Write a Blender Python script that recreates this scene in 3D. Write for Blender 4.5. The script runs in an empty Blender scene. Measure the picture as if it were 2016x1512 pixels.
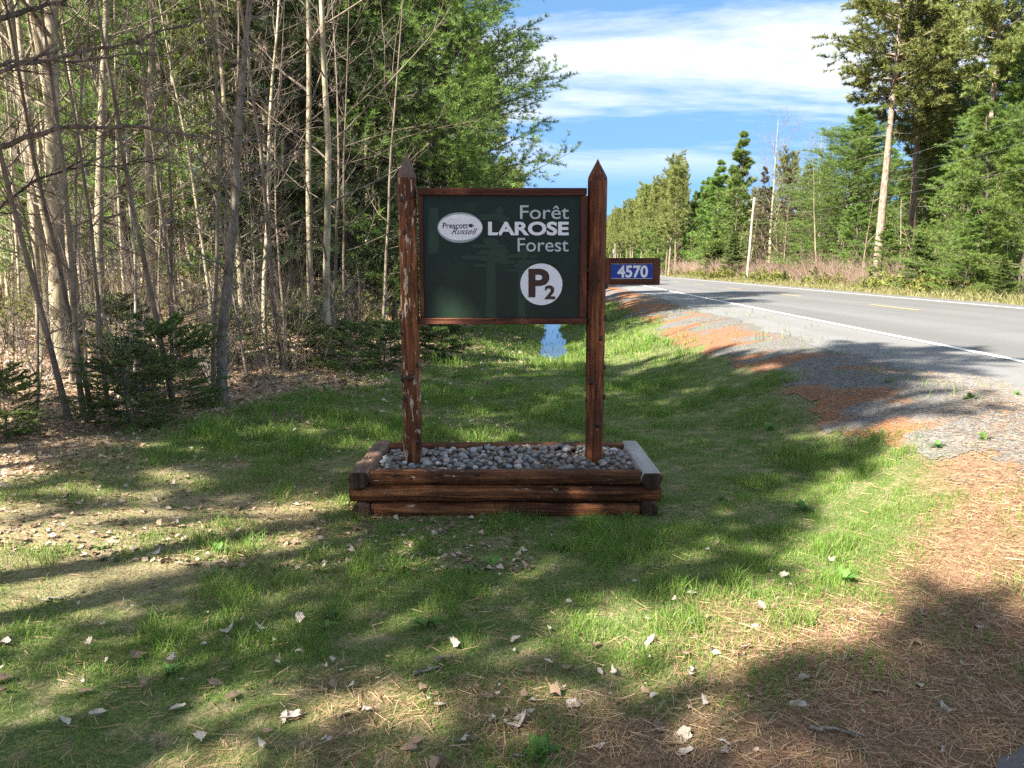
import bpy, math, random
import numpy as np
from mathutils import Vector

# ------------------------------------------------------------------ camera, sky, sun, exposure
SC = bpy.context.scene
COL = SC.collection
FPX, PITCH, CZ = 1500.0, math.atan(230 / 1500), 1.66      # photo is 2016 x 1512
cam = bpy.data.cameras.new('camera'); camo = bpy.data.objects.new('camera', cam); COL.objects.link(camo)
cam.sensor_width = 36; cam.lens = 36 * FPX / 2016; cam.clip_start = 0.05; cam.clip_end = 6000
camo.location = (0, 0, CZ); camo.rotation_euler = (math.pi / 2 - PITCH, 0, 0)
SC.camera = camo

SUN_EL, SUN_AZ = math.radians(43), math.radians(229)       # azimuth clockwise from +Y: behind the camera, over its left shoulder
world = bpy.data.worlds.new('World'); SC.world = world; world.use_nodes = True
nt = world.node_tree; N = nt.nodes; LK = nt.links; N.clear()
w_out = N.new('ShaderNodeOutputWorld'); w_bg = N.new('ShaderNodeBackground'); w_bg.inputs['Strength'].default_value = 0.148
sky = N.new('ShaderNodeTexSky'); sky.sky_type = 'NISHITA'; sky.sun_disc = False
sky.sun_elevation = SUN_EL; sky.sun_rotation = SUN_AZ; sky.air_density = 1.0; sky.dust_density = 0.0; sky.ozone_density = 3.0; sky.altitude = 1500
tc = N.new('ShaderNodeTexCoord'); sep = N.new('ShaderNodeSeparateXYZ'); LK.new(tc.outputs['Generated'], sep.inputs[0])
def wmath(op, a, b=None):
    n = N.new('ShaderNodeMath'); n.operation = op
    for i, x in enumerate((a, b)):
        if x is None: continue
        if isinstance(x, (int, float)): n.inputs[i].default_value = x
        else: LK.new(x, n.inputs[i])
    return n.outputs[0]
# a flat cloud layer: the view direction meets a plane overhead
zz = wmath('ADD', wmath('MAXIMUM', sep.outputs[2], 0.0), 0.10)
cx = wmath('DIVIDE', sep.outputs[0], zz); cy = wmath('DIVIDE', sep.outputs[1], zz)
comb = N.new('ShaderNodeCombineXYZ'); LK.new(cx, comb.inputs[0]); LK.new(cy, comb.inputs[1])
mp = N.new('ShaderNodeMapping'); mp.inputs['Scale'].default_value = (0.5, 1.0, 1.0); mp.inputs['Rotation'].default_value = (0, 0, math.radians(-6))
mp.inputs['Location'].default_value = (6.2, -2.0, 0.0)
LK.new(comb.outputs[0], mp.inputs[0])
n1 = N.new('ShaderNodeTexNoise'); n1.inputs['Scale'].default_value = 1.0; n1.inputs['Detail'].default_value = 9; n1.inputs['Roughness'].default_value = 0.62; n1.inputs['Distortion'].default_value = 0.25
LK.new(mp.outputs[0], n1.inputs['Vector'])
cr = N.new('ShaderNodeValToRGB'); cr.color_ramp.elements[0].position = 0.425; cr.color_ramp.elements[1].position = 0.60
cr.color_ramp.elements[0].color = (0, 0, 0, 1); cr.color_ramp.elements[1].color = (1, 1, 1, 1)
LK.new(n1.outputs[0], cr.inputs[0])
fade = N.new('ShaderNodeMapRange'); fade.inputs[1].default_value = 0.10; fade.inputs[2].default_value = 0.17
LK.new(sep.outputs[2], fade.inputs[0])
cmask = wmath('MULTIPLY', wmath('MULTIPLY', cr.outputs[0], fade.outputs[0]), 0.92)
mixc = N.new('ShaderNodeMix'); mixc.data_type = 'RGBA'; LK.new(cmask, mixc.inputs[0]); # a clear, dry spring sky: the bright band at the horizon is held back and the blue kept deep
bw = N.new('ShaderNodeRGBToBW'); LK.new(sky.outputs[0], bw.inputs[0])
lum = wmath('DIVIDE', bw.outputs[0], wmath('ADD', wmath('DIVIDE', bw.outputs[0], 1.5), 1.0))
blue = N.new('ShaderNodeVectorMath'); blue.operation = 'SCALE'; blue.inputs[0].default_value = (0.42, 0.86, 1.55); LK.new(lum, blue.inputs['Scale'])
LK.new(blue.outputs[0], mixc.inputs[6])
mixc.inputs[7].default_value = (1.95, 2.0, 2.1, 1)
LK.new(mixc.outputs[2], w_bg.inputs['Color']); LK.new(w_bg.outputs[0], w_out.inputs[0])

sun = bpy.data.lights.new('sun', 'SUN'); sun.energy = 4.8; sun.angle = math.radians(0.53); sun.color = (1.0, 0.93, 0.80)
suno = bpy.data.objects.new('sun', sun); COL.objects.link(suno)
SUN_DIR = Vector((math.sin(SUN_AZ) * math.cos(SUN_EL), math.cos(SUN_AZ) * math.cos(SUN_EL), math.sin(SUN_EL)))   # towards the sun
suno.rotation_euler = SUN_DIR.to_track_quat('Z', 'Y').to_euler(); suno.location = (-20, -20, 30)

SC.view_settings.view_transform = 'Standard'; SC.view_settings.look = 'None'; SC.view_settings.gamma = 1.0
SC.view_settings.use_curve_mapping = False; SC.view_settings.exposure = 2.22
SC.render.engine = 'CYCLES'; SC.cycles.use_denoising = False; SC.cycles.max_bounces = 8; SC.cycles.transparent_max_bounces = 8
SC.cycles.sample_clamp_indirect = 6

# ------------------------------------------------------------------ helpers
rng = np.random.default_rng(7); random.seed(7)
A_ROAD = math.atan(0.0513); CA, SA = math.cos(A_ROAD), math.sin(A_ROAD)     # road direction, u across, v along
def uv2xy(u, v): return u * CA + v * SA, -u * SA + v * CA
def xy2uv(x, y): return x * CA - y * SA, x * SA + y * CA
cP, sP = math.cos(PITCH), math.sin(PITCH)
def pix_y(px, py, y):                                     # photo pixel -> point on the vertical plane at distance y
    a, b = (px - 1008) / FPX, -(py - 756) / FPX
    t = y / (cP + b * sP)
    return a * t, y, CZ + (-sP + b * cP) * t
def pix_z(px, py, z):
    a, b = (px - 1008) / FPX, -(py - 756) / FPX
    t = (z - CZ) / (-sP + b * cP)
    return a * t, (cP + b * sP) * t, z

def _hash(ix, iy, seed):
    h = (ix.astype(np.int64) * 374761393 + iy.astype(np.int64) * 668265263 + seed * 1442695041) & 0x7fffffff
    h = ((h ^ (h >> 13)) * 1274126177) & 0x7fffffff
    return ((h ^ (h >> 16)) & 0xffff) / 65535.0
def vnoise(x, y, seed=0):
    x = np.asarray(x, float); y = np.asarray(y, float)
    ix, iy = np.floor(x), np.floor(y); fx, fy = x - ix, y - iy
    fx = fx * fx * (3 - 2 * fx); fy = fy * fy * (3 - 2 * fy)
    a = _hash(ix, iy, seed); b = _hash(ix + 1, iy, seed); c = _hash(ix, iy + 1, seed); d = _hash(ix + 1, iy + 1, seed)
    return (a * (1 - fx) + b * fx) * (1 - fy) + (c * (1 - fx) + d * fx) * fy
def fbm(x, y, seed=0, o=4):
    s, a, t = 0, 1.0, 0
    for i in range(o):
        s = s + a * vnoise(x * 2 ** i, y * 2 ** i, seed + i); t += a; a *= 0.5
    return s / t
def sst(a, b, x):
    t = np.clip((np.asarray(x, float) - a) / (b - a), 0, 1); return t * t * (3 - 2 * t)

def mk(name, V, F, mat, attrs=None, smooth=False):
    """V (n,3); F one face array or a list of them (tris and quads)."""
    if not isinstance(F, list): F = [F]
    F = [f for f in F if len(f)]
    me = bpy.data.meshes.new(name)
    V = np.ascontiguousarray(V, np.float32)
    me.vertices.add(len(V)); me.vertices.foreach_set('co', V.ravel())
    idx = np.concatenate([f.ravel() for f in F]).astype(np.int32)
    tot = np.concatenate([np.full(len(f), f.shape[1], np.int32) for f in F])
    st = np.concatenate([[0], np.cumsum(tot)[:-1]]).astype(np.int32)
    me.loops.add(len(idx)); me.loops.foreach_set('vertex_index', idx)
    me.polygons.add(len(tot)); me.polygons.foreach_set('loop_start', st); me.polygons.foreach_set('loop_total', tot)
    me.polygons.foreach_set('use_smooth', np.full(len(tot), bool(smooth)))
    for k, a in (attrs or {}).items():
        at = me.attributes.new(k, 'FLOAT', 'POINT'); at.data.foreach_set('value', np.ascontiguousarray(a, np.float32))
    me.update(calc_edges=True); me.validate(verbose=False)
    if mat: me.materials.append(mat)
    return me
def put(name, mesh, parent=None, loc=(0, 0, 0), rot=(0, 0, 0), scale=(1, 1, 1)):
    o = bpy.data.objects.new(name, mesh); COL.objects.link(o)
    o.location = loc; o.rotation_euler = rot; o.scale = scale
    if parent is not None: o.parent = parent
    return o
def tag(o, label=None, cat=None, group=None, kind=None):
    for k, x in (('label', label), ('category', cat), ('group', group), ('kind', kind)):
        if x: o[k] = x
    return o
def merge(parts):
    """[(V,F),...] -> V, [F...]"""
    Vs, Fs, o = [], [], 0
    for V, F in parts:
        for f in (F if isinstance(F, list) else [F]):
            if len(f): Fs.append(np.asarray(f) + o)
        Vs.append(V); o += len(V)
    return np.concatenate(Vs), Fs
def nrm(a): return a / np.maximum(np.linalg.norm(a, axis=-1, keepdims=True), 1e-9)

def tubes(P, R, sides=5, cap=False):
    """P (B,n,3) centre lines, R (B,n) radii."""
    P = np.asarray(P, float); R = np.asarray(R, float)
    B, n, _ = P.shape
    T = nrm(np.gradient(P, axis=1))
    m = nrm(T.mean(1))
    ref = np.where(np.abs(m[:, 2:3]) > 0.8, np.array([[1.0, 0.05, 0]]), np.array([[0, 0, 1.0]]))[:, None, :]
    U = nrm(np.cross(T, np.broadcast_to(ref, T.shape))); W = np.cross(T, U)
    an = np.arange(sides) * 2 * math.pi / sides
    V = P[:, :, None] + R[:, :, None, None] * (np.cos(an)[:, None] * U[:, :, None] + np.sin(an)[:, None] * W[:, :, None])
    b = np.arange(B)[:, None, None] * n * sides; i = np.arange(n - 1)[None, :, None] * sides; j = np.arange(sides)[None, None, :]
    j2 = (j + 1) % sides
    F = np.stack(np.broadcast_arrays(b + i + j, b + i + j2, b + i + sides + j2, b + i + sides + j), -1).reshape(-1, 4)
    return V.reshape(-1, 3), F
def curve_paths(S, D, L, n, g, curl=0.0, up=0.0, wob=0.06):
    """start points S (B,3), directions D, lengths L -> (B,n,3) paths that bend up (up>0) or droop."""
    B = len(S); P = np.zeros((B, n, 3)); P[:, 0] = S; d = nrm(D).copy(); step = (L / (n - 1))[:, None]
    for k in range(1, n):
        d = d + g.normal(0, wob, (B, 3)); d[:, 2] += up; d = nrm(d)
        P[:, k] = P[:, k - 1] + d * step
    return P
def spawn(P, k, ratio, ang, n, g, up=0.02, s0=0.25, s1=0.98, flat=0.0, wob=0.07, lens=None):
    """k side shoots on each path."""
    B, m, _ = P.shape
    L = np.linalg.norm(np.diff(P, axis=1), axis=2).sum(1)
    s = s0 + (s1 - s0) * (np.arange(k)[None, :] + g.random((B, k))) / k
    f = s * (m - 1); i = np.minimum(f.astype(int), m - 2); fr = (f - i)[..., None]
    bi = np.arange(B)[:, None]
    S = P[bi, i] * (1 - fr) + P[bi, i + 1] * fr
    T = nrm(P[bi, i + 1] - P[bi, i])
    rnd = g.normal(0, 1, (B, k, 3))
    if flat > 0:
        side = np.cross(T, np.array([0, 0, 1.0])); side = nrm(side) * np.where(np.arange(k)[None, :, None] % 2, 1, -1)
        rnd = nrm(rnd) * (1 - flat) + side * flat
    pr = nrm(rnd - (rnd * T).sum(-1, keepdims=True) * T)
    a = ang * (0.75 + 0.5 * g.random((B, k, 1)))
    D = T * np.cos(a) + pr * np.sin(a)
    Ls = L[:, None] * ratio * (1.05 - 0.75 * s) * (0.6 + 0.8 * g.random((B, k)))
    Pn = curve_paths(S.reshape(-1, 3), D.reshape(-1, 3), Ls.ravel(), n, g, up=up, wob=wob)
    return Pn
def needles(C, D, k, L, W, spread, g):
    """k flat needles in a tuft at each point C, pointing along D -> tri mesh + tint."""
    n = len(C); C = np.repeat(C, k, 0); D = np.repeat(D, k, 0)
    r = nrm(g.normal(0, 1, (n * k, 3)))
    d = nrm(D + spread * r)
    sd = nrm(np.cross(d, g.normal(0, 1, (n * k, 3)))) * (W * 0.5)
    l = (L * (0.65 + 0.6 * g.random(n * k)))[:, None]
    a = C + d * l * 0.12
    V = np.stack([a - sd, a + sd, a + d * l], 1).reshape(-1, 3)
    F = np.arange(len(V)).reshape(-1, 3)
    tint = np.repeat(np.clip(np.repeat(g.random(n), k) * 0.75 + 0.25 * g.random(n * k), 0, 1), 3)
    return V, F, tint
def along(P, m, s0=0.2, s1=1.0, g=None):
    B, n, _ = P.shape
    s = np.linspace(s0, s1, m)[None, :] + (g.random((B, m)) - .5) * (s1 - s0) / m if g is not None else np.broadcast_to(np.linspace(s0, s1, m), (B, m))
    s = np.clip(s, 0, 1)
    f = s * (n - 1); i = np.minimum(f.astype(int), n - 2); fr = (f - i)[..., None]; bi = np.arange(B)[:, None]
    return (P[bi, i] * (1 - fr) + P[bi, i + 1] * fr).reshape(-1, 3), nrm(P[bi, i + 1] - P[bi, i]).reshape(-1, 3)
def taper(B, n, r0, r1): return np.broadcast_to(np.linspace(1, 0, n)[None, :], (B, n)) * (np.reshape(r0, (-1, 1)) - r1) + r1

# ------------------------------------------------------------------ materials
def new_mat(name):
    m = bpy.data.materials.new(name); m.use_nodes = True
    t = m.node_tree; b = t.nodes['Principled BSDF']; return m, t, b
class G:
    """tiny node-graph helper"""
    def __init__(s, t): s.t = t
    def n(s, typ, **kw):
        x = s.t.nodes.new('ShaderNode' + typ)
        for k, v in kw.items(): setattr(x, k, v)
        return x
    def l(s, a, b): s.t.links.new(a, b)
    def val(s, x, sock):
        if isinstance(x, (int, float)): sock.default_value = x
        elif isinstance(x, tuple): sock.default_value = x if len(x) == 4 or sock.type == 'VECTOR' else (*x, 1)
        else: s.l(x, sock)
    def noise(s, scale, detail=4, rough=0.55, vec=None, dist=0):
        x = s.n('TexNoise'); x.inputs['Scale'].default_value = scale; x.inputs['Detail'].default_value = detail
        x.inputs['Roughness'].default_value = rough; x.inputs['Distortion'].default_value = dist
        if vec is not None: s.l(vec, x.inputs['Vector'])
        return x.outputs[0]
    def mapped(s, scale=(1, 1, 1), src='Object', rnd=True):
        c = s.n('TexCoord'); m = s.n('Mapping'); m.inputs['Scale'].default_value = scale
        s.l(c.outputs[src], m.inputs[0])
        if rnd:
            o = s.n('ObjectInfo'); mu = s.n('Math', operation='MULTIPLY'); mu.inputs[1].default_value = 37.0
            s.l(o.outputs['Random'], mu.inputs[0]); s.l(mu.outputs[0], m.inputs['Location'])
        return m.outputs[0]
    def ramp(s, f, stops):
        r = s.n('ValToRGB'); e = r.color_ramp.elements
        while len(e) < len(stops): e.new(0.5)
        for q, (p, c) in zip(e, stops):
            q.position = p; q.color = (*c, 1) if len(c) == 3 else c
        s.l(f, r.inputs[0]); return r.outputs[0]
    def mix(s, f, a, b, mode='MIX'):
        x = s.n('Mix', data_type='RGBA', blend_type=mode)
        s.val(f, x.inputs[0]); s.val(a, x.inputs[6]); s.val(b, x.inputs[7]); return x.outputs[2]
    def math(s, op, a, b=0.0):
        x = s.n('Math', operation=op); s.val(a, x.inputs[0]); s.val(b, x.inputs[1]); return x.outputs[0]
    def attr(s, name):
        x = s.n('Attribute', attribute_name=name); return x.outputs['Fac']
    def bump(s, h, bsdf, st=0.4, dist=0.02):
        b = s.n('Bump'); b.inputs['Strength'].default_value = st; b.inputs['Distance'].default_value = dist
        s.l(h, b.inputs['Height']); s.l(b.outputs[0], bsdf.inputs['Normal'])

def foliage(name, dark, mid, light, trans=0.35, var=0.25):
    m, t, b = new_mat(name); g = G(t)
    tint = g.attr('tint'); oi = g.n('ObjectInfo')
    c = g.ramp(tint, [(0.0, dark), (0.5, mid), (1.0, light)])
    hv = g.n('HueSaturation'); g.l(c, hv.inputs['Color'])
    g.l(g.math('ADD', g.math('MULTIPLY', oi.outputs['Random'], 0.024), 0.488), hv.inputs['Hue'])
    g.l(g.math('ADD', g.math('MULTIPLY', oi.outputs['Random'], var * 2), 1 - var), hv.inputs['Value'])
    g.l(hv.outputs[0], b.inputs['Base Color']); b.inputs['Roughness'].default_value = 0.55; b.inputs['Specular IOR Level'].default_value = 0.25
    tr = g.n('BsdfTranslucent'); g.l(hv.outputs[0], tr.inputs[0])
    mx = g.n('MixShader'); mx.inputs[0].default_value = trans; g.l(b.outputs[0], mx.inputs[1]); g.l(tr.outputs[0], mx.inputs[2])
    g.l(mx.outputs[0], t.nodes['Material Output'].inputs[0])
    return m
def bark(name, c0, c1, c2, scale=(14, 14, 3), patch=None, bump=0.6):
    m, t, b = new_mat(name); g = G(t)
    v = g.mapped(scale); n1 = g.noise(1.0, 6, 0.65, v, 0.6)
    c = g.ramp(n1, [(0.32, c0), (0.5, c1), (0.68, c2)])
    if patch:
        v2 = g.mapped((1.3, 1.3, .8)); n2 = g.noise(1.5, 5, 0.6, v2)
        c = g.mix(g.ramp(n2, [(0.48, (0, 0, 0)), (0.62, (1, 1, 1))]), c, patch)
    oi = g.n('ObjectInfo'); hv = g.n('HueSaturation'); g.l(c, hv.inputs['Color'])
    g.l(g.math('ADD', g.math('MULTIPLY', oi.outputs['Random'], 0.5), 0.75), hv.inputs['Value'])
    g.l(hv.outputs[0], b.inputs['Base Color']); b.inputs['Roughness'].default_value = 0.85; b.inputs['Specular IOR Level'].default_value = 0.2
    g.bump(n1, b, bump, 0.02)
    return m
def plain(name, col, rough=0.6, spec=0.3, vary=0.0, scale=20):
    m, t, b = new_mat(name); g = G(t)
    if vary:
        n = g.noise(scale, 5, 0.6, g.mapped())
        c = g.ramp(n, [(0.3, tuple(x * (1 - vary) for x in col)), (0.7, tuple(min(1, x * (1 + vary)) for x in col))])
        g.l(c, b.inputs['Base Color'])
    else: b.inputs['Base Color'].default_value = (*col, 1)
    b.inputs['Roughness'].default_value = rough; b.inputs['Specular IOR Level'].default_value = spec
    return m

M = {}
M['white_pine'] = foliage('white_pine_needles', (0.07, 0.125, 0.032), (0.165, 0.262, 0.062), (0.31, 0.415, 0.105), 0.42, 0.12)
M['shaded_dark_pine'] = foliage('shaded_dark_pine_needles', (0.02, 0.04, 0.018), (0.042, 0.078, 0.03), (0.085, 0.13, 0.045), 0.25, 0.15)  # dark needles, with the shade these pines stand in put into the colour
M['red_pine'] = foliage('red_pine_needles', (0.085, 0.11, 0.032), (0.185, 0.22, 0.065), (0.32, 0.335, 0.105), 0.3, 0.15)
M['fir'] = foliage('fir_needles', (0.06, 0.10, 0.035), (0.125, 0.18, 0.05), (0.24, 0.30, 0.085), 0.3, 0.2)
M['brownspruce'] = foliage('thin_spruce_needles', (0.07, 0.06, 0.04), (0.13, 0.11, 0.065), (0.2, 0.17, 0.09), 0.25, 0.2)
M['pine_bark'] = bark('pine_bark', (0.07, 0.05, 0.04), (0.22, 0.165, 0.13), (0.40, 0.31, 0.255), (20, 20, 5))
M['grey_bark'] = bark('grey_bark', (0.115, 0.093, 0.062), (0.30, 0.255, 0.178), (0.48, 0.42, 0.305), (9, 9, 5), (0.20, 0.19, 0.12), 0.3)
M['dark_bark'] = bark('dark_bark', (0.04, 0.032, 0.026), (0.11, 0.09, 0.075), (0.22, 0.18, 0.15), (18, 18, 4))
M['dark_grey_bark'] = bark('dark_grey_bark', (0.08, 0.065, 0.05), (0.20, 0.165, 0.13), (0.34, 0.29, 0.235), (26, 26, 9), None, .7)
M['twig'] = bark('twig_bark', (0.09, 0.07, 0.055), (0.16, 0.13, 0.10), (0.24, 0.20, 0.155), (6, 6, 6), None, 0.0)
M['dead_twig'] = bark('dead_twig_bark', (0.12, 0.10, 0.085), (0.22, 0.19, 0.16), (0.34, 0.30, 0.26), (6, 6, 6), None, 0.0)
M['red_stem'] = bark('red_stem_bark', (0.16, 0.10, 0.08), (0.27, 0.185, 0.15), (0.36, 0.27, 0.22), (3, 3, 3), None, 0.0)
M['far_stem'] = bark('far_stem_bark', (0.20, 0.155, 0.11), (0.42, 0.345, 0.255), (0.6, 0.51, 0.39), (1, 1, 0.2), None, 0.0)
M['grass'] = foliage('grass_blades', (0.095, 0.175, 0.028), (0.175, 0.295, 0.05), (0.40, 0.36, 0.17), 0.35, 0.0)
M['verge'] = foliage('verge_grass', (0.14, 0.15, 0.055), (0.23, 0.215, 0.095), (0.34, 0.285, 0.15), 0.3, 0.0)
M['needle_litter'] = foliage('fallen_needles', (0.14, 0.075, 0.045), (0.32, 0.18, 0.11), (0.52, 0.35, 0.23), 0.1, 0.0)
M['litter'] = foliage('leaf_litter', (0.12, 0.08, 0.05), (0.35, 0.245, 0.165), (0.56, 0.46, 0.365), 0.15, 0.0)
M['dry_leaf'] = plain('dry_leaf', (0.43, 0.37, 0.31), 0.75, 0.2, 0.35, 30)
M['dry_leaf_b'] = plain('brown_dry_leaf', (0.23, 0.16, 0.11), 0.75, 0.2, 0.35, 30)
M['spring'] = foliage('young_leaves', (0.10, 0.13, 0.03), (0.22, 0.24, 0.06), (0.36, 0.36, 0.11), 0.4, 0.15)
M['weed'] = foliage('weed_leaves', (0.05, 0.12, 0.03), (0.09, 0.19, 0.04), (0.16, 0.28, 0.06), 0.35, 0.0)

# ------------------------------------------------------------------ terrain
def zones(x, y):
    """needle, litter, gravel, grass weights of the ground at x,y"""
    x = np.asarray(x, float); y = np.asarray(y, float); u, v = xy2uv(x, y)
    n = fbm(x * 0.9, y * 0.9, 3) - 0.5; n2 = fbm(x * 3.1, y * 3.1, 9) - 0.5
    yc = np.interp(x, [-6, -1.7, -0.58, 0.63, 1.6, 3.07, 4.2, 6], [1.8, 2.0, 2.25, 2.7, 3.6, 5.4, 7.2, 9])
    needle = sst(0.45, -0.75, (y - yc) + 1.6 * n + 0.9 * n2)
    xb = np.interp(y, [-5, 3, 5.4, 6.7, 8.3, 10.4, 14, 40, 200], [-5.6, -4.6, -3.6, -3.0, -2.75, -2.1, -1.2, -0.1, 8.0])
    litter = sst(0.5, -0.5, (x - xb) + 1.5 * n + 0.6 * n2)
    gb = np.interp(v, [3, 5, 8, 15, 30, 60], [3.3, 2.85, 2.6, 2.35, 2.3, 2.3])
    gravel = sst(-0.25, 0.25, u - gb + 0.9 * n + 0.5 * n2) * (u < 14.6)
    streak = sst(0.50, 0.56, fbm(x * 1.1 + y * .5, y * 1.3, 21) + .12 * sst(3.0, 2.3, u)) * sst(4.0, 3.3, u) * sst(1.6, 2.1, u)
    return needle, litter, gravel, streak
def dry_zone(x, y):
    n = fbm(np.asarray(x) * 1.1 + 5, np.asarray(y) * 1.1, 77) - .5
    return np.clip(sst(-.5, -1.6, np.asarray(x) + 1.6 * n) * sst(3.0, 4.0, np.asarray(y) + n) * sst(6.9, 5.6, np.asarray(y) + n), 0, 1)
def terrain(u, v):
    x, y = uv2xy(u, v)
    off = 0.6 * sst(9, 4.5, v)
    z = 0.505 * sst(1.1 + off, 3.5 + off * .5, u) + 0.027 * sst(3.0, 3.85, u)
    z = z - 0.45 * sst(14.2, 16.2, u) + 0.18 * sst(16.5, 20, u)
    dk = sst(10.5, 17.5, v) * np.exp(-((u - 0.05) / 0.95) ** 2)
    z = z - 0.30 * dk
    z = z + 0.17 * sst(-1.4, -3.6, u) + 0.10 * sst(-4, -9, u)
    bumps = (fbm(x * 0.55, y * 0.55, 5) - 0.5) * 0.16 + (fbm(x * 2.7, y * 2.7, 6, 3) - 0.5) * 0.055
    flat = 1 - sst(3.4, 4.4, u) * sst(14.4, 13.8, u)
    z = z + bumps * flat * (0.35 + 0.65 * sst(-1.5, -4, u))
    return z
def ground_z(x, y):
    u, v = xy2uv(np.asarray(x, float), np.asarray(y, float)); return terrain(u, v)
geo = lambda a, b, n: a + (b - a) * (np.linspace(0, 1, n + 1)[1:] ** 3.2)
us = np.concatenate([geo(-6.5, -900, 26)[::-1], np.arange(-6.5, 6.5, .085), np.arange(6.5, 21, .5), geo(21, 900, 26)])
vs = np.concatenate([geo(1.2, -300, 14)[::-1], np.arange(1.2, 13, .07), np.arange(13, 30, .16), geo(30, 3000, 34)])
UU, VV = np.meshgrid(us, vs, indexing='ij'); nu, nv = UU.shape
ZZ = terrain(UU, VV); ZZ = np.where((UU > 4.4) & (UU < 13.2), ZZ - 0.06, ZZ)
XX, YY = uv2xy(UU, VV)
GV = np.stack([XX, YY, ZZ], -1).reshape(-1, 3)
ii, jj = np.meshgrid(np.arange(nu - 1), np.arange(nv - 1), indexing='ij'); k0 = (ii * nv + jj).ravel()
GF = np.stack([k0, k0 + nv, k0 + nv + 1, k0 + 1], -1)
nd, lt, gv, sk = [a.ravel() for a in zones(XX, YY)]

def ground_material(name, gravel):
    m, t, b = new_mat(name); g = G(t)
    P = g.mapped((1, 1, 1), 'Object', False)
    fine = g.noise(55, 6, 0.7, P); mid = g.noise(7, 5, 0.6, P); vfine = g.noise(180, 3, 0.7, P)
    if gravel:
        vo = g.n('TexVoronoi'); vo.inputs['Scale'].default_value = 42; g.l(P, vo.inputs['Vector'])
        bw = g.n('RGBToBW'); g.l(vo.outputs['Color'], bw.inputs[0])
        base = g.ramp(bw.outputs[0], [(0.1, (0.075, 0.073, 0.071)), (0.5, (0.14, 0.136, 0.131)), (0.9, (0.235, 0.227, 0.218))])
        base = g.mix(0.35, base, g.ramp(mid, [(0.35, (0.11, 0.106, 0.10)), (0.7, (0.185, 0.175, 0.162))]))
        base = g.mix(g.math('MULTIPLY', g.attr('streak'), g.ramp(fine, [(0.35, (0.5, 0.5, 0.5)), (0.5, (1, 1, 1))])), base, g.ramp(fine, [(0.3, (0.16, 0.062, 0.026)), (0.7, (0.34, 0.155, 0.07))]))
        g.bump(vo.outputs['Distance'], b, 0.8, 0.02)
    else:
        turf = g.ramp(fine, [(0.30, (0.045, 0.065, 0.02)), (0.52, (0.105, 0.145, 0.042)), (0.72, (0.24, 0.225, 0.10))])
        dead = g.ramp(fine, [(0.28, (0.12, 0.09, 0.055)), (0.5, (0.29, 0.225, 0.14)), (0.72, (0.45, 0.37, 0.25))])
        turf = g.mix(g.ramp(mid, [(0.48, (0, 0, 0)), (0.66, (0.7, 0.7, 0.7))]), turf, dead)
        turf = g.mix(g.math('MULTIPLY', g.attr('dry'), .75), turf, dead)
        need = g.ramp(fine, [(0.28, (0.085, 0.047, 0.031)), (0.5, (0.24, 0.14, 0.09)), (0.75, (0.42, 0.27, 0.18))])
        lit = g.ramp(fine, [(0.28, (0.10, 0.062, 0.04)), (0.48, (0.30, 0.205, 0.13)), (0.62, (0.46, 0.34, 0.235)), (0.75, (0.6, 0.49, 0.38))])
        base = g.mix(g.attr('litter'), turf, lit)
        base = g.mix(g.attr('needle'), base, need)
        base = g.mix(g.attr('gravel'), base, g.mix(vfine, (0.13, 0.09, 0.06), (0.30, 0.22, 0.16)))
        g.bump(fine, b, 0.7, 0.03)
    g.l(base, b.inputs['Base Color']); b.inputs['Roughness'].default_value = 0.92; b.inputs['Specular IOR Level'].default_value = 0.15
    return m
ground = put('ground', mk('ground', GV, GF, ground_material('ground_soil', False), {'needle': nd, 'litter': lt, 'gravel': gv, 'streak': sk, 'dry': dry_zone(XX, YY).ravel()}, True))
tag(ground, kind='structure')
# gravel shoulders, laid just above the soil where the gravel shows
ctr = GV[GF].mean(1); cu, cv = xy2uv(ctr[:, 0], ctr[:, 1]); gm = gv[GF].mean(1)
for lo, hi in ((1.5, 4.35), (12.95, 14.45)):
    sel = GF[(gm > 0.5) & (cu > lo) & (cu < hi) & (cv > -40) & (cv < 900)]
    ids, inv = np.unique(sel, return_inverse=True); SV = GV[ids].copy(); SV[:, 2] += 0.007
    if lo < 2: shoulder_mat = ground_material('shoulder_gravel', True)
    o = put('gravel_shoulder', mk('gravel_shoulder', SV, inv.reshape(-1, 4), shoulder_mat, {'streak': sk[ids]}, True)); tag(o, kind='structure')

# ------------------------------------------------------------------ road
def asphalt(name, dark=1.0):
    m, t, b = new_mat(name); g = G(t); P = g.mapped((1, 1, 1), 'Object', False)
    Pl = g.mapped((1.0, 0.02, 1.0), 'Object', False)
    f = g.noise(90, 4, 0.7, P); lane = g.noise(1.1, 3, 0.5, Pl); big = g.noise(0.6, 4, 0.6, P)
    c = g.ramp(f, [(0.3, (0.14 * dark, 0.14 * dark, 0.142 * dark)), (0.7, (0.215 * dark, 0.214 * dark, 0.212 * dark))])
    c = g.mix(g.ramp(lane, [(0.35, (0, 0, 0)), (0.65, (0.55, 0.55, 0.55))]), c, (0.26 * dark, 0.26 * dark, 0.265 * dark))
    c = g.mix(g.ramp(big, [(0.5, (0, 0, 0)), (0.75, (0.3, 0.3, 0.3))]), c, (0.12 * dark, 0.12 * dark, 0.125 * dark))
    g.l(c, b.inputs['Base Color']); b.inputs['Roughness'].default_value = 0.75; b.inputs['Specular IOR Level'].default_value = 0.35
    g.bump(f, b, 0.25, 0.01); return m
Z_ROAD = 0.572
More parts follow.
